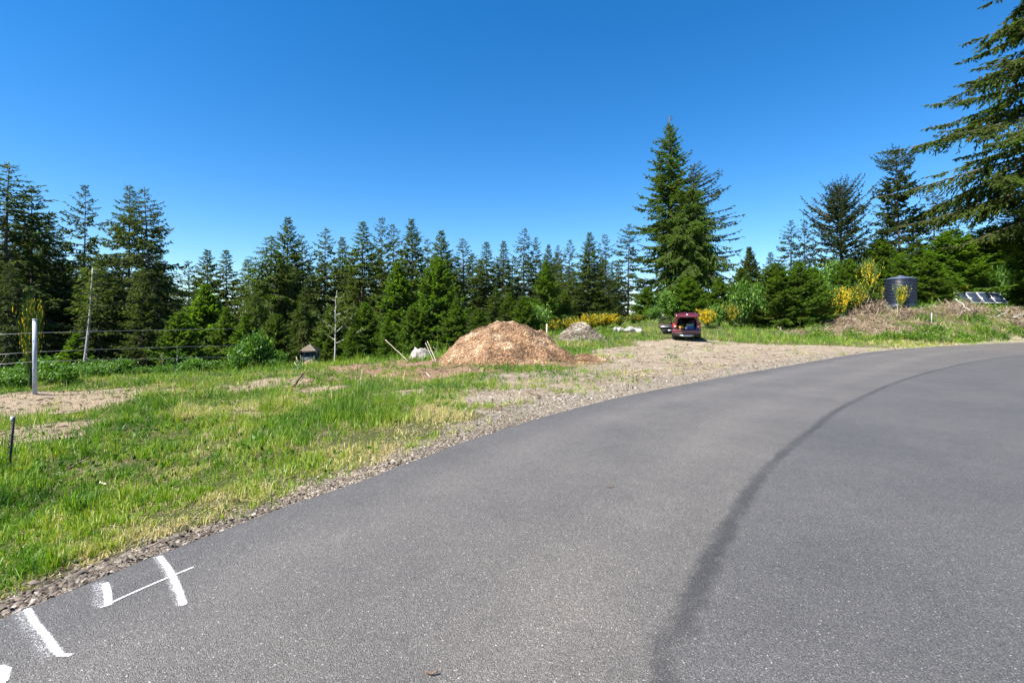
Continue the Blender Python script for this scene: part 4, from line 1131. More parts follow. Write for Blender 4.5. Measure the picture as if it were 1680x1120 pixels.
# side glass, doors and wheels
def side_glass(sx, y0, y1, z0=1.05, z1=1.50, k0=0.0, k1=0.0):
    mb = MB()
    def X_(z): return sx * (np.interp(z, [1.03, 1.34, 1.52], [.855, .76, .685]) + .006)
    mb.add([(X_(z0), y0, z0), (X_(z0), y1, z0), (X_(z1), y1 + k1, z1), (X_(z1), y0 + k0, z1)], [[0, 1, 2, 3]])
    return mb.mesh("side_window")
for sx, y0, y1, k0, k1 in [(1, -.90, -.06, 0, 0), (1, .0, .86, 0, -.45), (1, -1.85, -1.0, .18, 0), (-1, .0, .86, 0, -.45), (-1, -1.85, -1.0, .18, 0)]:
    obj("side_window", side_glass(sx, y0, y1, k0=k0, k1=k1), M["tint"], car)
ws = MB(); ws.add([(-.76, .99, 1.055), (.76, .99, 1.055), (.64, .33, 1.56), (-.64, .33, 1.56)], [[0, 1, 2, 3]])
obj("windscreen", ws.mesh("windscreen"), M["tint"], car)
for sx in (-1, 1):
    for wy in (1.33, -1.33):
        mb = MB()
        prof = [(.20, -.10), (.30, -.112), (.335, -.09), (.345, -.04), (.345, .04), (.335, .09), (.30, .112), (.20, .10)]
        th = np.arange(26) * 2 * math.pi / 26
        pr_ = np.array(prof); m_ = len(pr_)
        V = np.stack([np.repeat(pr_[:, 1:2], 26, 1) + sx * .79, pr_[:, 0:1] * np.cos(th) + wy, pr_[:, 0:1] * np.sin(th) + .345], -1).reshape(-1, 3)
        i, j = np.meshgrid(np.arange(m_ - 1), np.arange(26), indexing='ij'); k = (j + 1) % 26
        mb.add(V, np.stack([i * 26 + j, i * 26 + k, (i + 1) * 26 + k, (i + 1) * 26 + j], -1).reshape(-1, 4))
        wh = obj("wheel", mb.mesh("wheel", True), M["tyre"], car)
        mr_ = MB()
        for q in range(5):
            a = q * 2 * math.pi / 5
            mr_.box((sx * .87, wy + math.cos(a) * .11, .345 + math.sin(a) * .11), (.03, .20, .06), [[1, 0, 0], [0, math.cos(a), -math.sin(a)], [0, math.sin(a), math.cos(a)]])
        mr_.tube([(sx * .80, wy, .345), (sx * .875, wy, .345)], .055, 10)
        th2 = np.linspace(0, 2 * math.pi, 25); mr_.tube(np.column_stack([np.full(25, sx * .86), wy + .20 * np.cos(th2), .345 + .20 * np.sin(th2)]), .018, 5, cap=False)
        obj("rim", mr_.mesh("rim"), M["rim"], wh)
        ar = MB()
        th3 = np.linspace(R(-8), R(188), 15)
        ar.tube(np.column_stack([np.full(15, sx * .895), wy + .42 * np.cos(th3), .345 + .42 * np.sin(th3)]), .035, 5)
        obj("wheel_arch", ar.mesh("wheel_arch"), M["black"], car)
# underside, cargo bay, seats
mb = MB(); mb.box((0, .05, .33), (1.5, 4.0, .12)); obj("underbody", mb.mesh("underbody"), M["black"], car)
mb = MB(); mb.box((0, -1.40, .70), (1.36, 1.2, .03)); mb.box((-.66, -1.45, .92), (.03, 1.0, .42)); mb.box((.66, -1.45, .92), (.03, 1.0, .42)); mb.box((0, -.2, .42), (1.55, 2.2, .05)); 
obj("cargo_liner", mb.mesh("cargo_liner"), M["black"], car)
for sx in (-.40, .40):
    mb = MB(); mb.box((sx, -.80, .98), (.62, .14, .56)); mb.box((sx, -.52, .70), (.62, .55, .16)); mb.box((sx, -.81, 1.33), (.26, .09, .17))
    s_o = obj("rear_seat", mb.mesh("rear_seat"), M["seat"], car); b2 = s_o.modifiers.new("round", 'BEVEL'); b2.width = .05; b2.segments = 2
    mb = MB(); mb.box((sx, .05, .98), (.52, .13, .64)); mb.box((sx, .32, .62), (.52, .5, .15)); mb.box((sx, .04, 1.38), (.26, .09, .16))
    s_o = obj("front_seat", mb.mesh("front_seat"), M["seat"], car); b2 = s_o.modifiers.new("round", 'BEVEL'); b2.width = .05; b2.segments = 2
# raised hatch: a curved shell hinged at the roof's rear edge
mb = MB(); ng = 11
gu = np.linspace(-1, 1, ng); V = []
for v in np.linspace(0, 1, 7):
    for u in gu:
        wv = .60 + .17 * math.sin(min(1, v * 1.15) * math.pi * .62)
        lens = v * 1.06
        V.append((u * wv, yb + .06 - lens * .985, 1.650 + lens * .20 + .05 * math.sin(v * math.pi) - .12 * u * u * (0.3 + .7 * v) - .34 * (1 - .65 * u * u) * (max(0, v - .62) / .38) ** 1.1))
Q = [[a * ng + b_, a * ng + b_ + 1, (a + 1) * ng + b_ + 1, (a + 1) * ng + b_] for a in range(6) for b_ in range(ng - 1)]
mb.add(V, Q)
hat = obj("hatch", mb.mesh("hatch", True), M["paint"], car)
sl = hat.modifiers.new("thickness", 'SOLIDIFY'); sl.thickness = .07; sl.offset = 1
mb = MB(); mb.box((0, yb - .34, 1.82), (.98, .42, .012), Matrix.Rotation(R(-11), 3, 'X')); obj("hatch_window", mb.mesh("hatch_window"), M["tint"], hat)
mb = MB(); mb.box((0, yb - 1.045, 1.66), (.13, .03, .06)); obj("badge", mb.mesh("badge"), M["silver"], hat)
for sx in (-1, 1):
    mb = MB(); mb.tube([(sx * .57, yb - .02, 1.30), (sx * .60, yb - .45, 1.64)], .011, 6); obj("gas_strut", mb.mesh("gas_strut"), M["black"], car)
    mb = MB(); mb.tube([(sx * .60, .1, 1.68), (sx * .61, -.3, 1.70), (sx * .60, -1.6, 1.68)], .018, 6); obj("roof_rail", mb.mesh("roof_rail"), M["black"], car)
    mb = MB(); mb.box((sx * 1.0, .72, 1.10), (.20, .10, .15)); mo = obj("mirror", mb.mesh("mirror"), M["paint"], car); b3 = mo.modifiers.new("round", 'BEVEL'); b3.width = .035; b3.segments = 2
# open left rear door, hinged at its front edge
dr = bpy.data.objects.new("rear_door", None); COL.objects.link(dr); dr.parent = car; dr.location = (-.90, -.03, 0); dr.rotation_euler = (0, 0, R(-78))
def door_panel(poly, x0, x1):
    mb = MB(); n = len(poly)
    V = [(x0(z) if callable(x0) else x0, y, z) for y, z in poly] + [(x1(z) if callable(x1) else x1, y, z) for y, z in poly]
    cy = sum(p[0] for p in poly) / n; cz = sum(p[1] for p in poly) / n
    V += [((x0(cz) if callable(x0) else x0), cy, cz), ((x1(cz) if callable(x1) else x1), cy, cz)]
    Q = [[k, (k + 1) % n, n + (k + 1) % n, n + k] for k in range(n)]
    T = [[2 * n, (k + 1) % n, k] for k in range(n)] + [[2 * n + 1, n + k, n + (k + 1) % n] for k in range(n)]
    mb.add(V, Q, T); return mb
low = [(0, .34), (-.62, .34), (-.68, .48), (-.78, .66), (-.93, .78), (-.97, .90), (-.93, 1.05), (0, 1.05)]
obj("door_skin", door_panel(low, -.03, .03).mesh("door_skin"), M["paint"], dr)
inner = [(y * .96 - .015, .36 + (z - .34) * .95) for y, z in low]
obj("door_trim", door_panel(inner, .032, .06).mesh("door_trim"), M["seat"], dr)
mb = MB(); mb.box((.085, -.50, .86), (.07, .62, .06)); mb.box((.07, -.18, .60), (.05, .22, .10)); obj("armrest", mb.mesh("armrest"), M["silver"], dr)
mb = MB()
fr = [(-.03, 1.05), (-.03, 1.52), (-.74, 1.52), (-.90, 1.22), (-.93, 1.05)]
for a, b_ in zip(fr[:-1], fr[1:]):
    mb.tube([(.0 + (a[1] - 1.05) * .28, a[0], a[1]), ((b_[1] - 1.05) * .28, b_[0], b_[1])], .035, 6)
obj("door_frame", mb.mesh("door_frame"), M["black"], dr)
mb = MB(); mb.add([((z - 1.05) * .28, y, z) for y, z in fr], None, [[0, 1, 2], [0, 2, 3], [0, 3, 4]]); obj("door_window", mb.mesh("door_window"), M["tint"], dr)
# things in the cargo bay
def in_car(name, label, cat, loc, size, col, shape):
    mb = MB()
    if shape == "bag":
        s = np.linspace(0, 1, 7); prof = [(max(.01, math.sin(math.pi * (.12 + .86 * q)) ** .6 * .5), q) for q in s]
        mb.lathe(prof, 12)
        V = np.vstack(mb.V) ; V[:, :2] *= 1 + (vnoise(V[:, 0] * 3 + 9, V[:, 2] * 3, .4, 5, 2)[:, None] - .5) * .4
        mb.V = [V * np.array(size)]
    elif shape == "crate":
        w, d, hh = size; tck = .025
        mb.box((0, 0, tck / 2), (w, d, tck))
        for sx in (-1, 1):
            for zz in (.32, .62, .92): mb.box((sx * (w - tck) / 2, 0, hh * zz), (tck, d, hh * .2)); mb.box((0, sx * (d - tck) / 2, hh * zz), (w - 2 * tck - .004, tck, hh * .2))
            for sy in (-1, 1): mb.box((sx * (w / 2 - .035), sy * (d / 2 - .035), hh / 2), (.03, .03, hh * .98))
    elif shape == "cooler":
        w, d, hh = size
        mb.box((0, 0, hh * .4), (w, d, hh * .8)); mb.box((0, 0, hh * .9), (w * 1.05, d * 1.05, hh * .17)); mb.tube([(-w * .53, 0, hh * .6), (-w * .6, 0, hh * .95), (w * .6, 0, hh * .95), (w * .53, 0, hh * .6)], .015, 5)
    o = obj(name, mb.mesh(name, shape == "bag"), simple(name + "_material", col, .6, noise=.15))
    if shape != "bag": b4 = o.modifiers.new("round", 'BEVEL'); b4.width = .012; b4.segments = 2
    mw = Matrix.Translation(cp_) @ Matrix.Rotation(R(-17.5), 4, 'Z')
    o.location = mw @ Vector(loc); o.rotation_euler = (0, 0, R(-17.5))
    o["label"] = label; o["category"] = cat
in_car("cargo_bag", "orange-yellow bag at the left inside the open car boot", "bag", (-.34, -1.72, .717), (.46, .36, .26), (.62, .33, .04), "bag")
in_car("storage_crate", "blue plastic crate at the right inside the open car boot", "crate", (.30, -1.70, .717), (.46, .38, .20), (.05, .14, .42), "crate")
in_car("cooler", "pale green-lidded cooler behind the blue crate in the car boot", "cooler", (.26, -1.22, .717), (.44, .34, .36), (.38, .55, .42), "cooler")
in_car("cargo_bag", "purple bag stuffed high at the right of the car boot", "bag", (.48, -1.02, .717), (.30, .26, .60), (.13, .06, .26), "bag")
in_car("cargo_bag", "white plastic bag in the middle of the car boot", "bag", (-.02, -1.80, .717), (.20, .18, .17), (.75, .75, .74), "bag")

# ------------------------------------------------------------------ water tank
tp = at(1477.5, 48); tp.z = zof(499, 48)
TH = zof(453, 48) - tp.z
TR = 1.28
tank = thing("water_tank", "dark blue-grey ribbed plastic water tank on the brushy bank", "water tank", tp)
prof = [(.01, -.6), (TR, -.6), (TR, .0)]
nrib = 17; wall = TH - .34
for k in range(nrib):
    z0 = k * wall / nrib; dz = wall / nrib
    prof += [(TR - .06, z0 + dz * .10), (TR - .06, z0 + dz * .32), (TR + .02, z0 + dz * .50), (TR + .02, z0 + dz * .85)]
mb = MB(); mb.lathe(prof + [(TR + .02, wall)], 48)
M["tank"] = simple("tank_plastic", (.022, .030, .052), .38, spec=.5, noise=.15, nscale=3)
obj("wall", mb.mesh("wall", True), M["tank"], tank)
mb = MB(); mb.lathe([(TR + .022, wall), (TR + .05, wall + .03), (TR + .03, wall + .07), (TR * .7, wall + .20), (TR * .32, wall + .29), (.30, wall + .30), (.30, wall + .36), (.26, wall + .38), (.0, wall + .38)], 48)
obj("lid", mb.mesh("lid", True), simple("tank_lid", (.055, .075, .115), .42, noise=.15, nscale=3), tank)

# ------------------------------------------------------------------ solar panels
sx0 = (1564 - CX) / FPX * 50; zt, zb_ = zof(480, 50), zof(480, 50) - 1.12
rack = thing("solar_array", "row of four tilted solar panels in pale frames behind dry brush", "solar panels", (sx0 + 2.3, 49.5, hz(sx0 + 2.3, 49.5)))
rc = Vector(rack.location)
M["cell"] = simple("solar_glass", (.014, .024, .045), .22, spec=.25, noise=.2, nscale=5)
M["alu"] = simple("aluminium_frame", (.45, .46, .47), .4, metal=.3)
M["cellline"] = simple("cell_line", (.07, .085, .11), .4)
for k in range(4):
    x0 = sx0 + k * 1.165 - rc.x; w_ = 1.14
    p00 = np.array([x0, 50 - rc.y, zt - rc.z]); ux = np.array([1.0, 0, 0]); uy = np.array([0, -.95, zb_ - zt]); Lp = np.linalg.norm(uy); uy = uy / Lp; un = np.cross(uy, ux)
    if un[2] < 0: un = -un
    mb = MB()
    def bar(a, b_, c_, d_, t0, t1, mb=mb):   # in panel coordinates
        P_ = [p00 + ux * u + uy * v + un * t for t in (t0, t1) for u, v in ((a, c_), (b_, c_), (b_, d_), (a, d_))]
        mb.add(P_, [[0, 1, 2, 3], [7, 6, 5, 4], [0, 4, 5, 1], [1, 5, 6, 2], [2, 6, 7, 3], [3, 7, 4, 0]])
    fw = .05
    bar(0, w_, 0, fw, 0, .05); bar(0, w_, Lp - fw, Lp, 0, .05); bar(0, fw, fw, Lp - fw, 0, .05); bar(w_ - fw, w_, fw, Lp - fw, 0, .05)
    pn = obj("panel", mb.mesh("panel"), M["alu"], rack)
    mb = MB(); bar(fw - .005, w_ - fw + .005, fw - .005, Lp - fw + .005, .01, .035, mb); gl = obj("glass", mb.mesh("glass"), M["cell"], pn)
    mb = MB()
    for q in range(1, 10): bar(fw, w_ - fw, Lp * q / 10 - .006, Lp * q / 10 + .006, .0352, .0375, mb)
    for q in range(1, 6): bar(w_ * q / 6 - .005, w_ * q / 6 + .005, fw, Lp - fw, .0377, .0392, mb)
    obj("grid_lines", mb.mesh("grid_lines"), M["cellline"], pn, kind="stuff")
for k in range(5):
    x = sx0 + k * 1.165 - rc.x - .02
    for yy, zz in ((49.95, zt - .08), (49.1, zb_ + .02)):
        mb = MB(); g_ = hz(x + rc.x, yy) - .2
        mb.tube([(x, yy - rc.y, g_ - rc.z), (x, yy - rc.y, zz - rc.z)], .03, 6); obj("leg", mb.mesh("leg"), M["alu"], rack)

# ------------------------------------------------------------------ shed at the wood's edge
sp_ = at(505, 33); sp_.z = zof(607, 33)
shed = thing("garden_shed", "small dark slate-blue shed with a tan shingled roof under the trees", "shed", sp_, R(8))
Hs = zof(575, 33) - sp_.z
mb = MB(); mb.box((0, .55, Hs / 2 - .1), (.94, 1.2, Hs + .2)); obj("wall", mb.mesh("wall"), simple("slate_blue_boards", (.040, .058, .070), .8, noise=.2, nscale=6), shed)
M["shingle"] = [simple("roof_shingle", (.17, .14, .105), .95, noise=.25, nscale=11, bump=.3)]
rr_ = MB()
ridge = .42
# hipped roof deck, then overlapping courses of shingles on the two slopes we can see
ev = .12; a0, a1, b0, b1 = -.47 - ev, .47 + ev, -.05 - ev, 1.15 + ev
rr_.add([(a0, b0, Hs - .02), (a1, b0, Hs - .02), (a1, b1, Hs - .02), (a0, b1, Hs - .02), (0, .55, Hs + ridge), (a0, b0, Hs - .07), (a1, b0, Hs - .07), (a1, b1, Hs - .07), (a0, b1, Hs - .07)],
        [[0, 5, 6, 1], [1, 6, 7, 2], [2, 7, 8, 3], [3, 8, 5, 0]], [[0, 1, 4], [1, 2, 4], [2, 3, 4], [3, 0, 4]])
roof = obj("roof", rr_.mesh("roof"), M["shingle"][0], shed)
mb = MB()
apex = np.array([0, .55, Hs + ridge])
for (A_, B_) in (((a0, b0), (a1, b0)), ((a1, b0), (a1, b1)), ((a0, b1), (a0, b0))):
    A3, B3 = np.array([*A_, Hs - .02]), np.array([*B_, Hs - .02])
    nn_ = unit(np.cross(B3 - A3, apex - A3))
    for q in range(5):
        t0, t1 = q / 5, min(.98, (q + 1.15) / 5)
        for s_i in range(6):
            u0, u1 = s_i / 6 + .006, (s_i + 1) / 6 - .006
            f = lambda u, t: (A3 + (B3 - A3) * u) * (1 - t) + apex * t
            P_ = [f(u0, t0) + nn_ * .022, f(u1, t0) + nn_ * .022, f(u1, t1) + nn_ * .006, f(u0, t1) + nn_ * .006]
            mb.add(P_ + [f(u0, t0), f(u1, t0)], [[0, 1, 2, 3], [4, 5, 1, 0]])
obj("shingles", mb.mesh("shingles"), M["shingle"][0], roof, kind="stuff")
mb = MB()
for sx in (-.43, .43): mb.box((sx, -.062, Hs / 2 - .05), (.08, .02, Hs))
obj("corner_board", mb.mesh("corner_board"), simple("shed_trim", (.055, .075, .085), .8), shed)

# ------------------------------------------------------------------ wire fence
fp = ground_at(57, 646); FY = fp.y
fence = thing("wire_fence", "white round fence post with three thin wires along the left wood", "fence", fp)
mb = MB(); topz = zof(525, FY) - fp.z
mb.tube([(0, 0, -.4), (0, 0, topz * .5), (0, 0, topz)], .043, 14)
M["post"] = simple("white_post", (.34, .37, .40), .5, noise=.18, nscale=7)
obj("post", mb.mesh("post"), M["post"], fence)
mb = MB(); mb.tube([(0, 0, topz + .001), (0, 0, topz + .03)], [.048, .045], 14); obj("cap", mb.mesh("cap"), M["post"], fence)
M["wire"] = simple("fence_wire", (.55, .56, .57), .45, metal=.5)
for pl, pm, prr in ((549, 546, 539), (582, 577, 566), (598, 593, 585)):
    mb = MB(); pts = []
    for px, Y_, py in ((-60, FY * .97, pl + (pl - pm)), (57, FY, pm), (225, FY * 1.22, (pm + prr) / 2 - .5), (395, FY * 1.5, prr)):
        pts.append(np.array([(px - CX) / FPX * Y_, Y_, zof(py, Y_)]) - np.array(fp))
    pts = catmull(np.array(pts), 1.0); pts[:, 1] -= .068
    mb.tube(pts, .0032, 5); obj("wire", mb.mesh("wire"), M["wire"], fence)
# steel stake near the road
g_ = ground_at(13, 771)
t = thing("steel_stake", "thin dark steel stake with a pale tip in the grass, left photo edge", "stake", g_)
hh = zof(684, g_.y) - g_.z
mb = MB(); lean = .010 * g_.y
for a, b_ in ((.022, .005), (.005, .026)): 
    V0 = len(mb.V); mb.box((lean * .5, 0, hh * .5 - .15), (a, b_, hh + .3), Matrix.Rotation(math.atan2(lean, hh), 3, 'Y'))
for q in range(1, 9): mb.box((lean * q / 9, -.015, hh * q / 9), (.010, .012, .012))
obj("shaft", mb.mesh("shaft"), simple("rusty_steel", (.040, .036, .036), .6, metal=.3, noise=.4, nscale=20), t)
mb = MB(); mb.box((lean * .985, 0, hh * .965), (.026, .030, .055)); obj("tip", mb.mesh("tip"), M["post"], t)
def stake(label, px, pyb, pyt, Y_, w, col, name="wooden_stake"):
    p = at(px, Y_); zt_ = zof(pyt, Y_) - p.z
    mb = MB(); mb.box((0, 0, zt_ / 2 - .15), (w, w * .5, zt_ + .3 - w)); 
    mb.add([(-w / 2, -w / 4, zt_ - w / 2 - .0), (w / 2, -w / 4, zt_ - w / 2), (w / 2, w / 4, zt_ - w / 2), (-w / 2, w / 4, zt_ - w / 2), (0, 0, zt_)], None, [[0, 1, 4], [1, 2, 4], [2, 3, 4], [3, 0, 4]])
    o = obj(name, mb.mesh(name), simple(name + "_wood", col, .8, noise=.2, nscale=9), loc=p); o["label"] = label; o["category"] = "stake"
stake("thin pale wooden stake sticking up behind the chip pile's right slope", 897, 546, 531, 31, .075, (.66, .52, .36))
stake("short white survey stake on the grassy bank below the solar panels", 1528.5, 531, 513, 44, .075, (.36, .36, .36), "survey_stake")

# ------------------------------------------------------------------ stump, poles, logs
sg = ground_at(690, 590); sy = sg.y
st_ = thing("tree_stump", "broad whitened stump with flaring roots behind the brown dirt", "stump", sg)
wS = (705 - 672) / FPX * sy / 2; hS = zof(569, sy) - sg.z
n_ = 28; r_ = np.random.default_rng(9); th = np.arange(n_) * 2 * math.pi / n_
mb = MB(); lv = []
flare = 1 + .28 * np.abs(np.sin(th * 2.5 + .6)) * 1.0
for q, (zf, rf) in enumerate([(-.25, 1.2), (.0, 1.05), (.2, .92), (.45, .86), (.7, .80), (.92, .70)]):
    k_ = ((flare - 1) * max(0, 1 - zf) + 1) * (1 + .22 * np.sin(th * 3 + 1.1) * max(0, zf) + r_.normal(size=n_) * .05)
    topj = (r_.random(n_) - .6) * .32 - .18 * np.abs(np.sin(th + .8)) if q == 5 else 0
    lv.append(np.stack([np.cos(th) * wS * rf * k_, np.sin(th) * wS * .8 * rf * k_, np.full(n_, zf * hS) + topj * hS], -1))
V = np.vstack(lv + [np.array([[0, 0, .62 * hS]])]); i, j = np.meshgrid(np.arange(5), np.arange(n_), indexing='ij'); k = (j + 1) % n_
mb.add(V, np.stack([i * n_ + j, i * n_ + k, (i + 1) * n_ + k, (i + 1) * n_ + j], -1).reshape(-1, 4), [[5 * n_ + q, 5 * n_ + (q + 1) % n_, 6 * n_] for q in range(n_)])
M["weathered"] = simple("weathered_wood", (.30, .265, .235), .9, noise=.75, nscale=3.2, bump=.8, bscale=14)
obj("bole", mb.mesh("bole", False), M["weathered"], st_)
for q in range(8):
    a = q * .785 + .2; Lr = wS * r_.uniform(.9, 1.5)
    mb = MB(); s = np.linspace(0, 1, 6)[:, None]
    d = np.array([math.cos(a), math.sin(a), 0])
    mb.tube(d * (wS * .55 + Lr * .55 * s) + np.array([0, 0, 1]) * (hS * (.5 - .62 * s ** .7)) + r_.normal(size=(6, 3)) * .015, np.linspace(.075, .02, 6), 6); obj("root", mb.mesh("root"), M["weathered"], st_)
def pole(name, label, cat, a, b_, ra, rb, mat, bends=.02, twigs=0, seed=1):
    """a pole between two world points"""
    r = np.random.default_rng(seed); a = np.array(a); b_ = np.array(b_)
    s = np.linspace(0, 1, 8)[:, None]; pts = (b_ - a) * s + r.normal(size=(8, 3)) * bends * np.sin(s * math.pi)
    mb = MB(); mb.tube(pts, np.linspace(ra, rb, 8), 7)
    for q in range(twigs):
        u = r.uniform(.2, .95); c0 = (b_ - a) * u; d = unit(r.normal(size=3)) * r.uniform(.1, .35) * np.linalg.norm(b_ - a)
        mb.tube([c0, c0 + d * .5 + [0, 0, .02], c0 + d], [ra * .4, ra * .25, ra * .12], 4, cap=False)
    o = obj(name, mb.mesh(name), mat, loc=Vector(a)); o["label"] = label; o["category"] = cat
    return o
def gp(px, py, up=0.0): v = ground_at(px, py); return np.array(v) + [0, 0, up]
def pt(px, py, Y_): return np.array([(px - CX) / FPX * Y_, Y_, zof(py, Y_)])
M["pale_pole"] = simple("peeled_pole", (.55, .47, .34), .8, noise=.2)
M["driftwood"] = simple("driftwood", (.15, .095, .06), .9, noise=.4, nscale=9)
a = gp(671, 592, -.05); pole("pole", "long thin pale pole slanting left of the stump", "pole", a, pt(632, 557, a[1] + .6), .014, .010, M["pale_pole"], .015)
a = gp(716, 594, -.05); pole("pole", "left one of two thin pale poles leaning beside the chip pile", "pole", a + [-.1, .1, 0], pt(698, 562, a[1] + .3), .014, .010, M["pale_pole"], .01)
pole("pole", "right one of two thin pale poles leaning beside the chip pile", "pole", a + [.02, 0, 0], pt(701, 559, a[1] + .4), .015, .010, M["pale_pole"], .01)
a = gp(721, 586, -.05); pole("dead_branch", "short forked grey branch between the leaning poles and chip pile", "branch", a, pt(711, 568, a[1] + .2), .022, .010, M["grey_bark"], .03, 5, 4)
a = gp(477, 636, .0); pole("dead_branch", "dark broken branch sticking up from the pale sand hollow", "branch", a + [-.04, 0, -.08], pt(500, 609, a[1] - .1), .055, .018, M["driftwood"], .02, 6, 6)
a = gp(478, 638, .03); b_ = gp(506, 648, .04); pole("dead_branch", "shadow of the broken branch on the pale sand, built as a dark stick", "branch", a, b_, .022, .012, M["driftwood"], .01, 2, 7)  # dark rod modelled in place of the upright branch's cast shadow
a = gp(489, 606, -.05); pole("dead_branch", "pale crooked stick left of the little dirt mound", "branch", a, pt(486, 585, a[1]), .025, .012, M["pale_pole"], .06, 3, 9)
a = gp(590, 640, 0.0); pole("dead_branch", "thin pale branch standing at the edge of the brown dirt", "branch", a + [0, 0, -.05], pt(594, 606, a[1]), .012, .006, M["pale_pole"], .03, 4, 19)
a = gp(160, 794, .02); b_ = gp(174, 799, .03); pole("dead_branch", "small pale stick lying in the near grass", "branch", a, b_, .012, .008, M["pale_pole"], .004, 0, 11)
a = gp(114, 768, .01); b_ = gp(148, 757, .05); pole("dead_branch", "dark twig lying by the bare earth patch in the grass", "branch", a, b_, .012, .006, M["driftwood"], .02, 4, 12)
for q, (x0, y0, x1, y1) in enumerate([(520, 622, 545, 612), (538, 626, 562, 630), (555, 622, 580, 612), (600, 622, 622, 632)]):
    a = gp(x0, y0, .02); b_ = gp(x1, y1, .15)
    pole("dead_branch", ["brown stick half sunk right of the sand hollow", "brown stick lying below the darker grass clump", "brown stick at the foot of the dirt strip", "brown stick beside the standing pale branch"][q], "branch", a, b_, .02, .008, M["driftwood"], .05, 5, 30 + q)

# white weathered log in the grass
lgp = at(1030, 37.5)
lg = thing("weathered_log", "knobbly white weathered log lying in the grass left of the car", "log", (lgp.x, lgp.y, hz(lgp.x, lgp.y)))
r_ = np.random.default_rng(15); half = (1052 - 1007) / FPX * 37.5 / 2
mb = MB(); s = np.linspace(-1, 1, 22)
pts = np.stack([s * half, r_.normal(size=22) * .03, .20 + r_.normal(size=22) * .025 + .05 * np.sin(s * 5)], -1)
mb.tube(pts, .19 + .06 * np.sin(s * 9) + r_.normal(size=22) * .025, 12)
obj("bole", mb.mesh("bole", True), simple("bleached_wood", (.36, .345, .32), .9, noise=.35, nscale=3.5, bump=.6, bscale=9), lg)
for q in range(7):
    x = r_.uniform(-.9, .9) * half; mb = MB(); mb.tube([(x, 0, .3), (x + r_.normal() * .1, -.15 + r_.normal() * .1, .42 + r_.random() * .06)], [.07, .03], 6); obj("branch_stub", mb.mesh("branch_stub"), M["weathered"], lg)
bp2 = at(875, 32)
o = MB(); o.box((0, 0, 0), (.95, .30, .05), Matrix.Rotation(R(6), 3, 'Y')); o.box((0, -.02, -.14), (.12, .25, .22)); o.box((.3, -.02, -.12), (.12, .25, .22))
o = obj("plank_bench", o.mesh("plank_bench"), M["weathered"], loc=(bp2.x, bp2.y, max(bp2.z + .22, zof(543, 32)))); o["label"] = "low pale plank on two blocks behind the chip pile's right slope"; o["category"] = "bench"

# ------------------------------------------------------------------ brush on the bank
def brush(label, spots, n, seed, Lm=.55, rise=.55):
    r = np.random.default_rng(seed); mbv, mbt, A = [], [], []
    c = at(spots[0][0], spots[0][1]); t = thing("brush_pile", label, "brush pile", c)
    k0 = 0
    P = []; 
    for px, Y_, wx, wy, hh in spots:
        g = at(px, Y_); m = n // len(spots)
        q = r.normal(size=(m, 3)) * [wx, wy, 0] * .5
        d = np.sqrt((q[:, 0] / wx) ** 2 + (q[:, 1] / wy) ** 2)
        x = g.x + q[:, 0]; y = g.y + q[:, 1]
        z = h(x, y) + r.random(m) ** .7 * hh * np.clip(1.15 - d, .1, 1)
        P.append(np.stack([x, y, z], -1))
    P = np.vstack(P) - np.array(c); m = len(P)
    D = unit(r.normal(size=(m, 3)) * [1, 1, rise]); L = Lm * r.lognormal(0, .5, m)[:, None]; W_ = (.006 + .011 * r.random((m, 1)) ** 2) * (1 + L * .5)
    sd = unit(np.cross(D, unit(r.normal(size=(m, 3))))); s2 = np.cross(D, sd); bend = unit(r.normal(size=(m, 3))) * L * .12
    a0, a1, a2 = P - D * L * .5, P + bend, P + D * L * .5
    V = np.stack([a0 + sd * W_, a0 - sd * W_ * .5 + s2 * W_, a0 - sd * W_ * .5 - s2 * W_, a1 + sd * W_ * .8, a1 - sd * W_ * .4 + s2 * W_ * .8, a1 - sd * W_ * .4 - s2 * W_ * .8, a2], 1).reshape(-1, 3)
    k = np.arange(m)[:, None] * 7
    Q = np.concatenate([k + np.array([[0, 1, 4, 3]]), k + np.array([[1, 2, 5, 4]]), k + np.array([[2, 0, 3, 5]])]); T = np.concatenate([k + np.array([[3, 4, 6]]), k + np.array([[4, 5, 6]]), k + np.array([[5, 3, 6]])])
    obj("twigs", mesh_np("twigs", V, Q, T, {"var": np.repeat(np.clip(r.normal(.5, .24, m), 0, 1), 7)}), M["twig"], t, kind="stuff")
    # dry curled leaves caught in it
    ml = n; idx = r.integers(0, m, ml)
    V, Qd, A = sprigs(P[idx] + r.normal(size=(ml, 3)) * .12, unit(r.normal(size=(ml, 3))), r.uniform(.06, .14, ml), r.uniform(.02, .04, ml), r, np.clip(r.normal(.55, .25, ml), 0, 1))
    obj("dry_leaves", mesh_np("dry_leaves", V, Qd, None, {"var": A}), M["straw"], t, kind="stuff")
    return t
brush("wide mound of cut dry brambles on the bank left of the water tank", [(1400, 43, 3.6, 2.2, .55), (1440, 43.5, 3.4, 2.2, .7), (1385, 45, 2.4, 1.2, .9), (1425, 45.2, 2.4, 1.2, 1.0), (1482, 45.9, 1.9, .8, .8), (1340, 41, 2.4, 1.2, .25), (1500, 43.5, 2.2, 1.2, .4), (1365, 42, 2.0, 1.4, .35), (1465, 41.5, 2.2, 1.2, .35)], 11000, 81)
brush("tangle of grey dead branches in front of the solar panels", [(1583, 46.5, 1.8, 1.2, .95), (1560, 46, 1.5, 1.0, .6)], 1700, 82, .8)
brush("heap of brown brush at the right photo edge beyond the road", [(1668, 46, 1.9, 1.3, 1.0)], 1600, 83, .65)
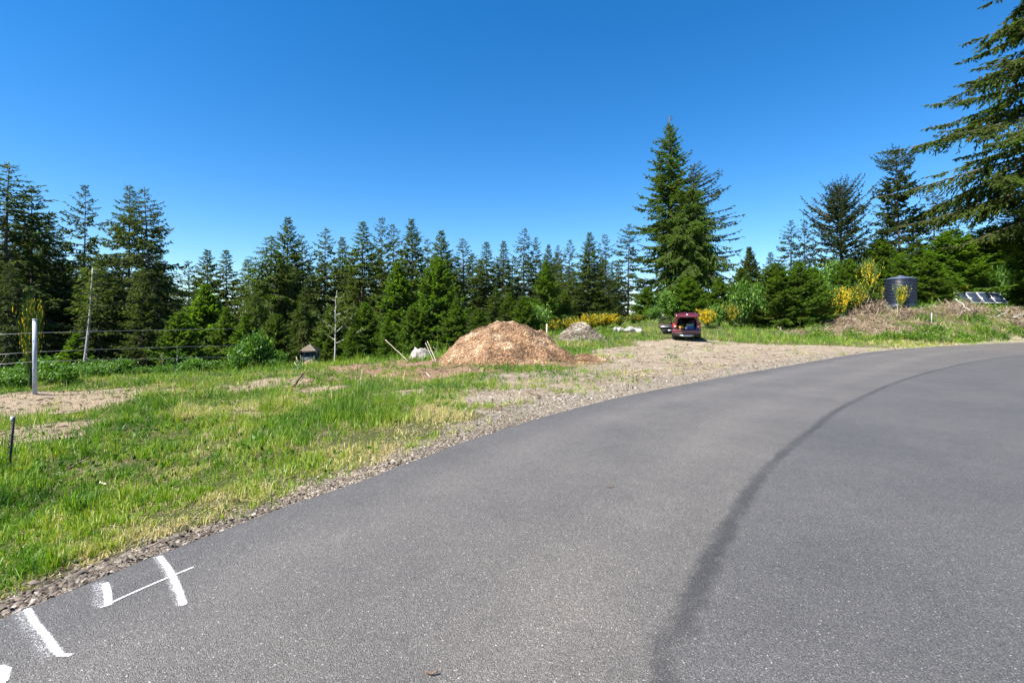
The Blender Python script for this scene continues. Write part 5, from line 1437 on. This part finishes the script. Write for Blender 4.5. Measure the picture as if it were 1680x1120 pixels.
brush("upright dry brown stems around the tall leggy broom by the tank", [(1425, 47.5, 1.2, .6, 1.9), (1442, 47.2, 1.0, .6, 1.6), (1400, 47, 1.2, .5, .7)], 800, 84, .9, 1.6)
for q, (x0, y0, Y0, x1, y1, lab) in enumerate([(1568, 490, 46, 1595, 512, "long pale dead branch sloping down from the grey tangle"), (1632, 522, 44.5, 1652, 512, "pale cut branch poking out of the brown brush heap"), (1660, 521, 44.5, 1684, 514, "thick pale branch end at the right photo edge"),
                                               (1500, 560, 40.5, 1520, 545, "pale dead branch lying at the bank's foot near the road")]):
    a = pt(x0, y0, Y0); pole("dead_branch", lab, "branch", a, pt(x1, y1, Y0 - 1), .05, .025, M["pale_bark"], .05, 4, 50 + q)

# ------------------------------------------------------------------ grass
def frustum_pts(n, y0, y1, r, pw):
    y = (y0 ** (1 - pw) + (y1 ** (1 - pw) - y0 ** (1 - pw)) * r.random(n)) ** (1 / (1 - pw))
    x = y * r.uniform(-1.22, 1.18, n) + r.uniform(-.5, .5, n)
    return x, y
def grassiness(x, y):
    sd = SD(x, y)
    nb = vnoise(x, y, .5, 101, 3); nc = vnoise(x, y, 2.2, 102, 3)
    w0 = .22 + .30 * (nb - .5)                                   # gravel shoulder stays bare close to the tarmac
    g = sstep(w0, w0 + .25, sd)
    wid = np.interp(y, [3.5, 6, 9, 13, 18], [.5, 1.5, 2.8, 4.6, 6.0])   # thin, patchy belt where the gravel widens
    fringe = 1 - sstep(.55 * wid, 1.25 * wid, sd + (nb - .5) * 1.6 + (nc - .5) * 1.2)
    fringe *= sstep(3.2, 5.5, y) * (x < 25)
    g *= 1 - fringe * (.95 - .75 * sstep(.46, .62, nb * .5 + nc * .5))
    near_belt = 1 - sstep(13, 19, y)
    g *= 1 - YARDM(x, y) * (.985 - .60 * sstep(.66, .78, nc) - .88 * near_belt * sstep(.38, .52, nb * .5 + nc * .5) * sstep(.5, 1.6, sd))
    g *= 1 - .95 * sstep(.25, .8, np.maximum(SANDM0(x, y), mask_bare(x, y) * .6) + (nb - .5) * 1.0 + (vnoise(x, y, .17, 108, 2) - .5) * .7)
    g *= 1 - .88 * DIRTM(x, y)
    g *= .55 + .45 * sstep(.34, .56, nb * .55 + nc * .45)
    # the rank green tuft in front of the chip pile
    for (px, py), rr in (((848, 606), (1.3, .8)), ((888, 610), (1.1, .8)), ((915, 616), (.9, .6)), ((760, 632), (1.6, .8)), ((640, 660), (1.2, .9)), ((655, 598), (1.4, .9)), ((700, 590), (.7, .6)), ((545, 612), (1.6, 1.0)), ((600, 606), (1.2, .8))):
        g = np.maximum(g, blob(x, y, flat(px, py, 0), rr, 0, .4, 9) * .95)
    pd = np.hypot((x - pc[0]) / 2.75, (y - pc[1]) / 2.8); g = np.where(pd < 1.05, 0, g)
    gd = np.hypot((x - gc[0]) / 1.4, (y - gc[1]) / 1.3); g = np.where(gd < 1, 0, g)
    # car park spot
    g = np.where((np.abs(x - cp_.x) < 1.6) & (np.abs(y - cp_.y) < 2.6), g * .15, g)
    return np.where(sd < .06, 0, g)
def blades(x, y, Hb, Wb, r, tall=False, bendk=.5, segs=2, flatk=0.0):
    n = len(x); z = h(x, y) + .004
    a = r.uniform(0, 6.28, n); d = np.stack([np.cos(a), np.sin(a), 0 * a], -1); sd_ = np.stack([-np.sin(a), np.cos(a), 0 * a], -1)
    # turn the flat side so that blades have all orientations
    tw = r.uniform(0, 6.28, n); sd_ = np.stack([np.cos(tw), np.sin(tw), 0 * tw], -1)
    bend = np.abs(r.normal(bendk, .3, n))[:, None]
    up = np.array([0, 0, 1.0])
    Hb = Hb[:, None]; Wb = Wb[:, None]
    P = np.stack([x, y, z], -1)
    mid = P + up * Hb * .58 * (1 - flatk) + d * Hb * bend * .28
    tip = P + up * Hb * np.maximum(.25, 1 - bend * .45) * (1 - flatk) + d * Hb * bend * .85
    if segs == 2:
        V = np.stack([P - sd_ * Wb, P + sd_ * Wb, mid + sd_ * Wb * .8, mid - sd_ * Wb * .8, tip], 1).reshape(-1, 3)
        k = np.arange(n)[:, None] * 5
        return V, k + np.array([[0, 1, 2, 3]]), k + np.array([[3, 2, 4]]), 5
    V = np.stack([P - sd_ * Wb, P + sd_ * Wb, tip], 1).reshape(-1, 3)
    return V, None, np.arange(n)[:, None] * 3 + np.array([[0, 1, 2]]), 3
def grow(name, n, y0, y1, pw, seed, segs, hk, wk, mat, dens, hmul, vmu, mxh=None, bendk=.5, flatk=0.0):
    r = np.random.default_rng(seed)
    x, y = frustum_pts(n, y0, y1, r, pw)
    keep = r.random(n) < dens(x, y); x, y = x[keep], y[keep]
    # grass grows in tufts: pull the blades towards scattered centres
    cell = .16 + .012 * y
    cx_ = (np.floor(x / cell) + _hash(np.floor(x / cell).astype(int), np.floor(y / cell).astype(int), seed)) * cell
    cy_ = (np.floor(y / cell) + _hash(np.floor(x / cell).astype(int), np.floor(y / cell).astype(int), seed + 1)) * cell
    pull = r.random(len(x)) ** 1.2 * .55
    x = x + (cx_ - x) * pull; y = y + (cy_ - y) * pull
    ok = SD(x, y) > .04; x, y, cx_, cy_, cell = x[ok], y[ok], cx_[ok], cy_[ok], cell[ok]; n = len(x)
    patch = vnoise(x, y, 1.5, 200, 3); patch2 = vnoise(x, y, .4, 201, 2)
    sd = SD(x, y)
    edge = 1 - sstep(.3, 1.8 + .12 * y, sd + (patch - .5) * 1.2)            # shorter, yellower towards the gravel
    Hb = hk * r.lognormal(0, .36, n) * (.48 + 1.2 * sstep(.25, .8, patch2)) * (1 - .50 * edge) * hmul(x, y)
    Wb = (wk + .00032 * y) * r.uniform(.7, 1.3, n)
    dry = sstep(.56, .68, vnoise(x, y, 1.25, 205, 4)); Hb = Hb * (1 - .35 * dry)
    tall = sstep(.60, .70, vnoise(x, y, .75, 206, 3)); Hb = Hb * (1 + .75 * tall)
    V, Q, T, k = blades(x, y, Hb, Wb, r, bendk=bendk, segs=segs, flatk=flatk)
    tuft = _hash(np.floor(cx_ / cell).astype(int), np.floor(cy_ / cell).astype(int), seed + 5)
    var = np.clip(vmu + (patch - .5) * .8 + (patch2 - .5) * .4 + edge * .30 + (tuft - .5) * .28 + dry * r.random(n) * .55 - tall * .14 + r.normal(size=n) * .13, 0, 1)
    o = obj(name, mesh_np(name, V, Q, T, {"var": np.repeat(var, k)}), mat, kind="stuff")
    return o
one = lambda x, y: np.ones_like(x)
bankh = lambda x, y: 1 + .9 * sstep(30, 34, x) + .25 * sstep(24, 34, y)
deepwood = lambda x, y: (1 - .8 * sstep(24, 30, y) * (x < -8)) * (y < 60)
o = grow("grass", 240000, 1.7, 8.5, 1.35, 301, 2, .086, .0020, M["grass"], grassiness, one, .57)
o["label"] = "near green grass beside the road"; o["category"] = "grass"
o = grow("grass", 260000, 7.5, 22, 1.4, 302, 1, .112, .0038, M["grass"], grassiness, one, .58)
o["label"] = "patchy green grass across the field"; o["category"] = "grass"
o = grow("grass", 230000, 20, 60, 1.3, 303, 1, .19, .0085, M["grass"], lambda x, y: grassiness(x, y) * deepwood(x, y), bankh, .55)
o["label"] = "far rough grass before the trees"; o["category"] = "grass"
def mat_cover(x, y):
    g = grassiness(x, y)
    return (np.clip(g * 1.8, 0, 1) * .55 + np.clip(g * 1.2, 0, 1) * .4) * (1 - .9 * SANDM0(x, y))
o = grow("grass", 150000, 1.7, 13, 1.3, 305, 1, .050, .0026, M["grass"], mat_cover, one, .60, bendk=.9)
o["label"] = "short matted turf between the taller tufts"; o["category"] = "grass"
def thin(x, y): return np.clip(grassiness(x, y) * .8 + .35 * (SD(x, y) > .2) * (1 - YARDM(x, y)) * (1 - SANDM0(x, y)), 0, 1) * .75
o = grow("dry_grass", 120000, 1.7, 9, 1.35, 311, 1, .10, .0016, M["straw"], thin, one, .5, bendk=1.1, flatk=.72)
o["label"] = "dead straw strewn between the grass"; o["category"] = "grass"
o = grow("dry_grass", 90000, 8, 60, 1.4, 312, 1, .20, .0045, M["straw"], lambda x, y: thin(x, y) * deepwood(x, y), one, .5, bendk=.9, flatk=.6)
o["label"] = "dead straw further across the field"; o["category"] = "grass"

# ------------------------------------------------------------------ gravel
def stones(name, x, y, size, seed, mat, var, lift=.25):
    r = np.random.default_rng(seed); n = len(x)
    base = np.array([[-1, -.7, -.5], [1, -.8, -.5], [.9, .8, -.5], [-.9, .75, -.5], [-.6, -.45, .5], [.55, -.5, .42], [.6, .45, .55], [-.5, .5, .4]])
    V = base[None] * (size[:, None, None] * np.array([1, .66, .34])) * r.uniform(.55, 1.45, (n, 8, 3))
    a = r.uniform(0, 6.28, n); t = r.normal(size=n) * .5
    ca, sa, ct, st = np.cos(a)[:, None], np.sin(a)[:, None], np.cos(t)[:, None], np.sin(t)[:, None]
    X_ = V[..., 0] * ct + V[..., 2] * st; Z_ = -V[..., 0] * st + V[..., 2] * ct
    V = np.stack([X_ * ca - V[..., 1] * sa, X_ * sa + V[..., 1] * ca, Z_], -1)
    V += np.stack([x, y, h(x, y) + size * lift], -1)[:, None]
    k = np.arange(n)[:, None] * 8
    Q = np.concatenate([k + np.array([f]) for f in ([0, 1, 5, 4], [1, 2, 6, 5], [2, 3, 7, 6], [3, 0, 4, 7], [4, 5, 6, 7])])
    return mesh_np(name, V.reshape(-1, 3), Q, None, {"var": np.repeat(var, 8)})
r_ = np.random.default_rng(401)
def shoulder_pts(n, s0, s1, w, r, pw=1.0):
    u = s0 + (s1 - s0) * r.random(n) ** pw
    L_ = np.concatenate([[0], np.cumsum(np.linalg.norm(np.diff(ROAD_L, axis=0), axis=1))])
    i0 = np.argmin(np.abs(ROAD_L[:, 1] - 0) + (ROAD_L[:, 0] > 3) * 99)
    u = u + L_[i0]
    px_ = np.interp(u, L_, ROAD_L[:, 0]); py_ = np.interp(u, L_, ROAD_L[:, 1])
    dx = np.interp(u + .1, L_, ROAD_L[:, 0]) - np.interp(u - .1, L_, ROAD_L[:, 0]); dy = np.interp(u + .1, L_, ROAD_L[:, 1]) - np.interp(u - .1, L_, ROAD_L[:, 1])
    q = np.hypot(dx, dy); off = np.abs(r.normal(size=n)) * w(u - L_[i0]) + .015
    return px_ - dy / q * off, py_ + dx / q * off, u - L_[i0]
# near, flat shale chips that can be told apart one by one
x, y, u = shoulder_pts(290, 2.0, 6.0, lambda u: .13 + 0 * u, r_, 1.0)
sz = r_.uniform(.009, .022, len(x))
me0 = [stones("stone", np.zeros(1), np.zeros(1) + 500.0, np.array([1.0]), 600 + q, M["shale"], np.array([.1 + .11 * q]), 0.0) for q in range(8)]
for me in me0:                                       # unit stones about their own origin
    co = np.empty(len(me.vertices) * 3, np.float32); me.vertices.foreach_get("co", co); co = co.reshape(-1, 3); co -= co.mean(0); me.vertices.foreach_set("co", co.ravel()); me.update()
for q in range(len(x)):
    o = obj("stone", me0[q % 8], M["shale"], ground)
    o.location = (x[q], y[q], hz(x[q], y[q]) + sz[q] * .30); o.scale = (sz[q] * 1.3, sz[q], sz[q] * .6)
    o.rotation_euler = (r_.normal() * .25, r_.normal() * .25, r_.uniform(0, 6.28))
x, y, u = shoulder_pts(9000, 1.2, 9, lambda u: .15 + .035 * np.maximum(0, u - 3.5), r_, .9)
ok = SD(x, y) > .012; x, y = x[ok], y[ok]
o = obj("gravel", stones("gravel", x, y, r_.lognormal(-4.7, .42, len(x)), 402, M["shale"], np.clip(r_.normal(.5, .25, len(x)), 0, 1)), M["shale"], kind="stuff"); o["label"] = "dark broken stone along the near road edge"; o["category"] = "gravel"
x, y, u = shoulder_pts(16000, 4.5, 45, lambda u: .22 + .055 * np.minimum(u, 16), r_, 1.5)
ok = SD(x, y) > .015; x, y = x[ok], y[ok]
o = obj("gravel", stones("gravel", x, y, r_.lognormal(-4.85, .42, len(x)) * (1 + .03 * y), 403, M["stone"], np.clip(r_.normal(.42, .2, len(x)), 0, 1)), M["stone"], kind="stuff"); o["label"] = "light gravel shoulder along the bend"; o["category"] = "gravel"
x, y = frustum_pts(90000, 9, 42, r_, 1.35); ok = (r_.random(len(x)) < YARDM(x, y) * .8) & (SD(x, y) > .05) & (x > -1); x, y = x[ok], y[ok]
o = obj("gravel", stones("gravel", x, y, r_.lognormal(-4.5, .42, len(x)) * (1 + .016 * y), 404, M["stone"], np.clip(r_.normal(.45, .2, len(x)) + (vnoise(x, y, 2.0, 9, 3) - .5) * .6, 0, 1)), M["stone"], kind="stuff"); o["label"] = "pale gravel spread over the yard"; o["category"] = "gravel"
x, y = frustum_pts(60000, 5, 42, r_, 1.35)
lm = np.maximum(np.maximum(DIRTM(x, y), SANDM0(x, y) * .5), YARDM(x, y) * .55 * sstep(.45, .65, vnoise(x, y, 1.1, 95, 3)))
ok = (r_.random(len(x)) < lm * .55) & (SD(x, y) > .25); x, y = x[ok], y[ok]; n_ = len(x)
D_ = unit(np.stack([r_.normal(size=n_), r_.normal(size=n_), r_.normal(size=n_) * .18], -1))
V, Qd, A = sprigs(np.stack([x, y, h(x, y) + .012], -1), D_, (.05 + .006 * y) * r_.lognormal(0, .5, n_), (.004 + .0006 * y) * r_.uniform(.6, 1.5, n_), r_, np.clip(r_.normal(.42, .22, n_), 0, 1))
o = obj("wood_litter", mesh_np("wood_litter", V, Qd, None, {"var": A}), M["twig"], kind="stuff"); o["label"] = "bits of bark and twig littering the bare ground"; o["category"] = "litter"
# small leaf tufts of weeds growing on the bank and field edge, all one low cover
x, y = frustum_pts(13000, 4, 55, r_, 1.3); ok = r_.random(len(x)) < grassiness(x, y) * deepwood(x, y) * sstep(.52, .66, vnoise(x, y, 1.1, 91, 3)) * .9; x, y = x[ok], y[ok]; n_ = len(x)
V, Qd, A = sprigs(np.stack([x, y, h(x, y) + r_.random(n_) * (.08 + .004 * y)], -1), unit(r_.normal(size=(n_, 3)) + [0, 0, .4]), (.05 + .0028 * y) * r_.uniform(.6, 1.4, n_), (.012 + .0009 * y) * r_.uniform(.7, 1.3, n_), r_, np.clip(r_.normal(.25, .2, n_), 0, 1))
o = obj("weeds", mesh_np("weeds", V, Qd, None, {"var": A}), M["grass"], kind="stuff"); o["label"] = "broad-leaved weeds mixed into the grass"; o["category"] = "weeds"

x = r_.uniform(24, 52, 64000); y = r_.uniform(37.5, 49.5, 64000)
ok = (SD(x, y) > .9) & (x / y > .60) & (x / y < 1.15) & (r_.random(64000) < sstep(.36, .56, vnoise(x, y, 1.4, 93, 3))); x, y = x[ok], y[ok]; n_ = len(x)
V, Qd, A = sprigs(np.stack([x, y, h(x, y) + r_.random(n_) ** 1.4 * .75 * sstep(.4, .8, vnoise(x, y, 1.4, 93, 3))], -1), unit(r_.normal(size=(n_, 3)) + [0, 0, .3]), r_.uniform(.10, .24, n_), r_.uniform(.02, .05, n_), r_, np.clip(r_.normal(.46, .22, n_) + (vnoise(x, y, 2.5, 94, 2) - .5) * .5, 0, 1))
o = obj("weeds", mesh_np("weeds", V, Qd, None, {"var": A}), M["grass"], kind="stuff"); o["label"] = "rank green weeds and brambles over the bank"; o["category"] = "weeds"

# ------------------------------------------------------------------ spray-painted numerals on the asphalt
def paint_mat():
    m, N, L, b = nmat("white_spray_paint")
    geo = N.new("ShaderNodeNewGeometry")
    a = N.new("ShaderNodeAttribute"); a.attribute_name = "cover"
    v = N.new("ShaderNodeTexVoronoi"); v.inputs["Scale"].default_value = 330; L.new(geo.outputs["Position"], v.inputs["Vector"])
    sc = N.new("ShaderNodeSeparateColor"); L.new(v.outputs["Color"], sc.inputs[0])
    n = N.new("ShaderNodeTexNoise"); n.inputs["Scale"].default_value = 95; n.inputs["Detail"].default_value = 3; L.new(geo.outputs["Position"], n.inputs["Vector"])
    mx = N.new("ShaderNodeMath"); mx.operation = 'MULTIPLY_ADD'; mx.inputs[1].default_value = .55; L.new(sc.outputs[0], mx.inputs[0])
    m2 = N.new("ShaderNodeMath"); m2.operation = 'MULTIPLY'; m2.inputs[1].default_value = .5; L.new(n.outputs[0], m2.inputs[0]); L.new(m2.outputs[0], mx.inputs[2])
    sb = N.new("ShaderNodeMath"); sb.operation = 'SUBTRACT'; L.new(a.outputs["Fac"], sb.inputs[0]); L.new(mx.outputs[0], sb.inputs[1])
    mr = N.new("ShaderNodeMapRange"); mr.inputs["From Min"].default_value = -.12; mr.inputs["From Max"].default_value = .20; mr.inputs["To Max"].default_value = .93; L.new(sb.outputs[0], mr.inputs["Value"])
    L.new(mr.outputs[0], b.inputs["Alpha"])
    r = _ramp(N, [(.1, (.42, .42, .43)), (.35, (.66, .66, .67)), (.8, (.80, .80, .80))]); L.new(sc.outputs[1], r.inputs[0]); L.new(r.outputs[0], b.inputs["Base Color"])
    b.inputs["Roughness"].default_value = .7
    bp = N.new("ShaderNodeBump"); bp.inputs["Strength"].default_value = .7; bp.inputs["Distance"].default_value = .006
    v2 = N.new("ShaderNodeTexVoronoi"); v2.inputs["Scale"].default_value = 210; L.new(geo.outputs["Position"], v2.inputs["Vector"])
    L.new(v2.outputs["Distance"], bp.inputs["Height"]); L.new(bp.outputs[0], b.inputs["Normal"])
    return m
M["spray"] = paint_mat()
def rp(px, py): return flat(px, py, 0.0)
def numeral(label, strokes):
    """strokes: pixel polyline, half width in metres, overspray width in metres, overspray side shift (metres, to the left)"""
    W_ = []
    for pl, hw, ov, sh in strokes:
        W_.append((catmull([rp(*q) for q in pl], .01), hw, ov, sh))
    allp = np.vstack([w[0] for w in W_]); mg = .20
    x0, y0 = allp.min(0) - mg; x1, y1 = allp.max(0) + mg
    st = .0085
    gx_, gy_ = np.meshgrid(np.arange(x0, x1, st), np.arange(y0, y1, st))
    cov = np.zeros(gx_.shape)
    for ln, hw, ov, sh in W_:
        d, _ = polydist(gx_, gy_, ln); d = d.reshape(gx_.shape)
        core = 1.2 * (1 - sstep(hw * .25, hw * 1.75, d))
        d2, _ = polydist(gx_ + sh, gy_ + sh * .1, ln); d2 = d2.reshape(gx_.shape)
        spray = .37 * np.exp(-np.maximum(0, d2 - hw) / (ov * .7 + 1e-6)) 
        cov = np.maximum(cov, np.maximum(core, spray))
    ny_, nx_ = gx_.shape
    i, j = np.meshgrid(np.arange(ny_ - 1), np.arange(nx_ - 1), indexing='ij')
    Q = np.stack([i * nx_ + j, i * nx_ + j + 1, (i + 1) * nx_ + j + 1, (i + 1) * nx_ + j], -1).reshape(-1, 4)
    rdm = road_sd(gx_, gy_)
    keep = (cov.ravel()[Q] > .03).any(1) & (rdm[Q] < -.01).all(1)
    us = np.unique(Q[keep]); rm = np.full(gx_.size, -1); rm[us] = np.arange(len(us))
    V = np.stack([gx_.ravel(), gy_.ravel(), np.full(gx_.size, .004)], -1)[us]
    o = obj("painted_numeral", mesh_np("painted_numeral", V, rm[Q[keep]], None, {"cover": cov.ravel()[us]}), M["spray"])
    o["label"] = label; o["category"] = "road marking"
numeral("white spray-painted numeral 4 on the asphalt near the grass edge",
        [([(262, 914), (277, 934), (290, 960), (301, 991)], .015, .030, .02), ([(168, 996), (215, 974), (270, 950), (316, 931)], .0065, .008, 0), ([(173, 958), (177, 975), (178, 992)], .015, .055, .045)])
numeral("white spray-painted numeral 1 on the asphalt, left of the numeral 4",
        [([(45, 1000), (58, 1022), (76, 1044), (92, 1066), (98, 1073)], .013, .060, .04), ([(98, 1075), (116, 1075)], .007, .008, 0)])
numeral("cut-off curl of white spray paint in the lower left corner",
        [([(-30, 1120), (-8, 1098), (6, 1098), (8, 1110), (-2, 1124), (-20, 1138)], .016, .035, .02)])

# ------------------------------------------------------------------ small litter on the tarmac
r_ = np.random.default_rng(501)
for q, (px, py, L_) in enumerate([(1001, 800, .07), (708, 1108, .05)]):
    p = flat(px, py, 0); mb = MB()
    s = np.linspace(-1, 1, 6); mb.tube(np.stack([s * L_ * .5, .3 * L_ * s ** 2 * .3, .006 + .012 * np.abs(s)], -1), .005, 5)
    o = obj("curled_leaf", mb.mesh("curled_leaf"), M["driftwood"], loc=(p[0], p[1], .002)); o["label"] = ["small dark curled leaf lying on the middle of the road", "tiny dark bit of leaf on the near asphalt"][q]; o["category"] = "leaf"
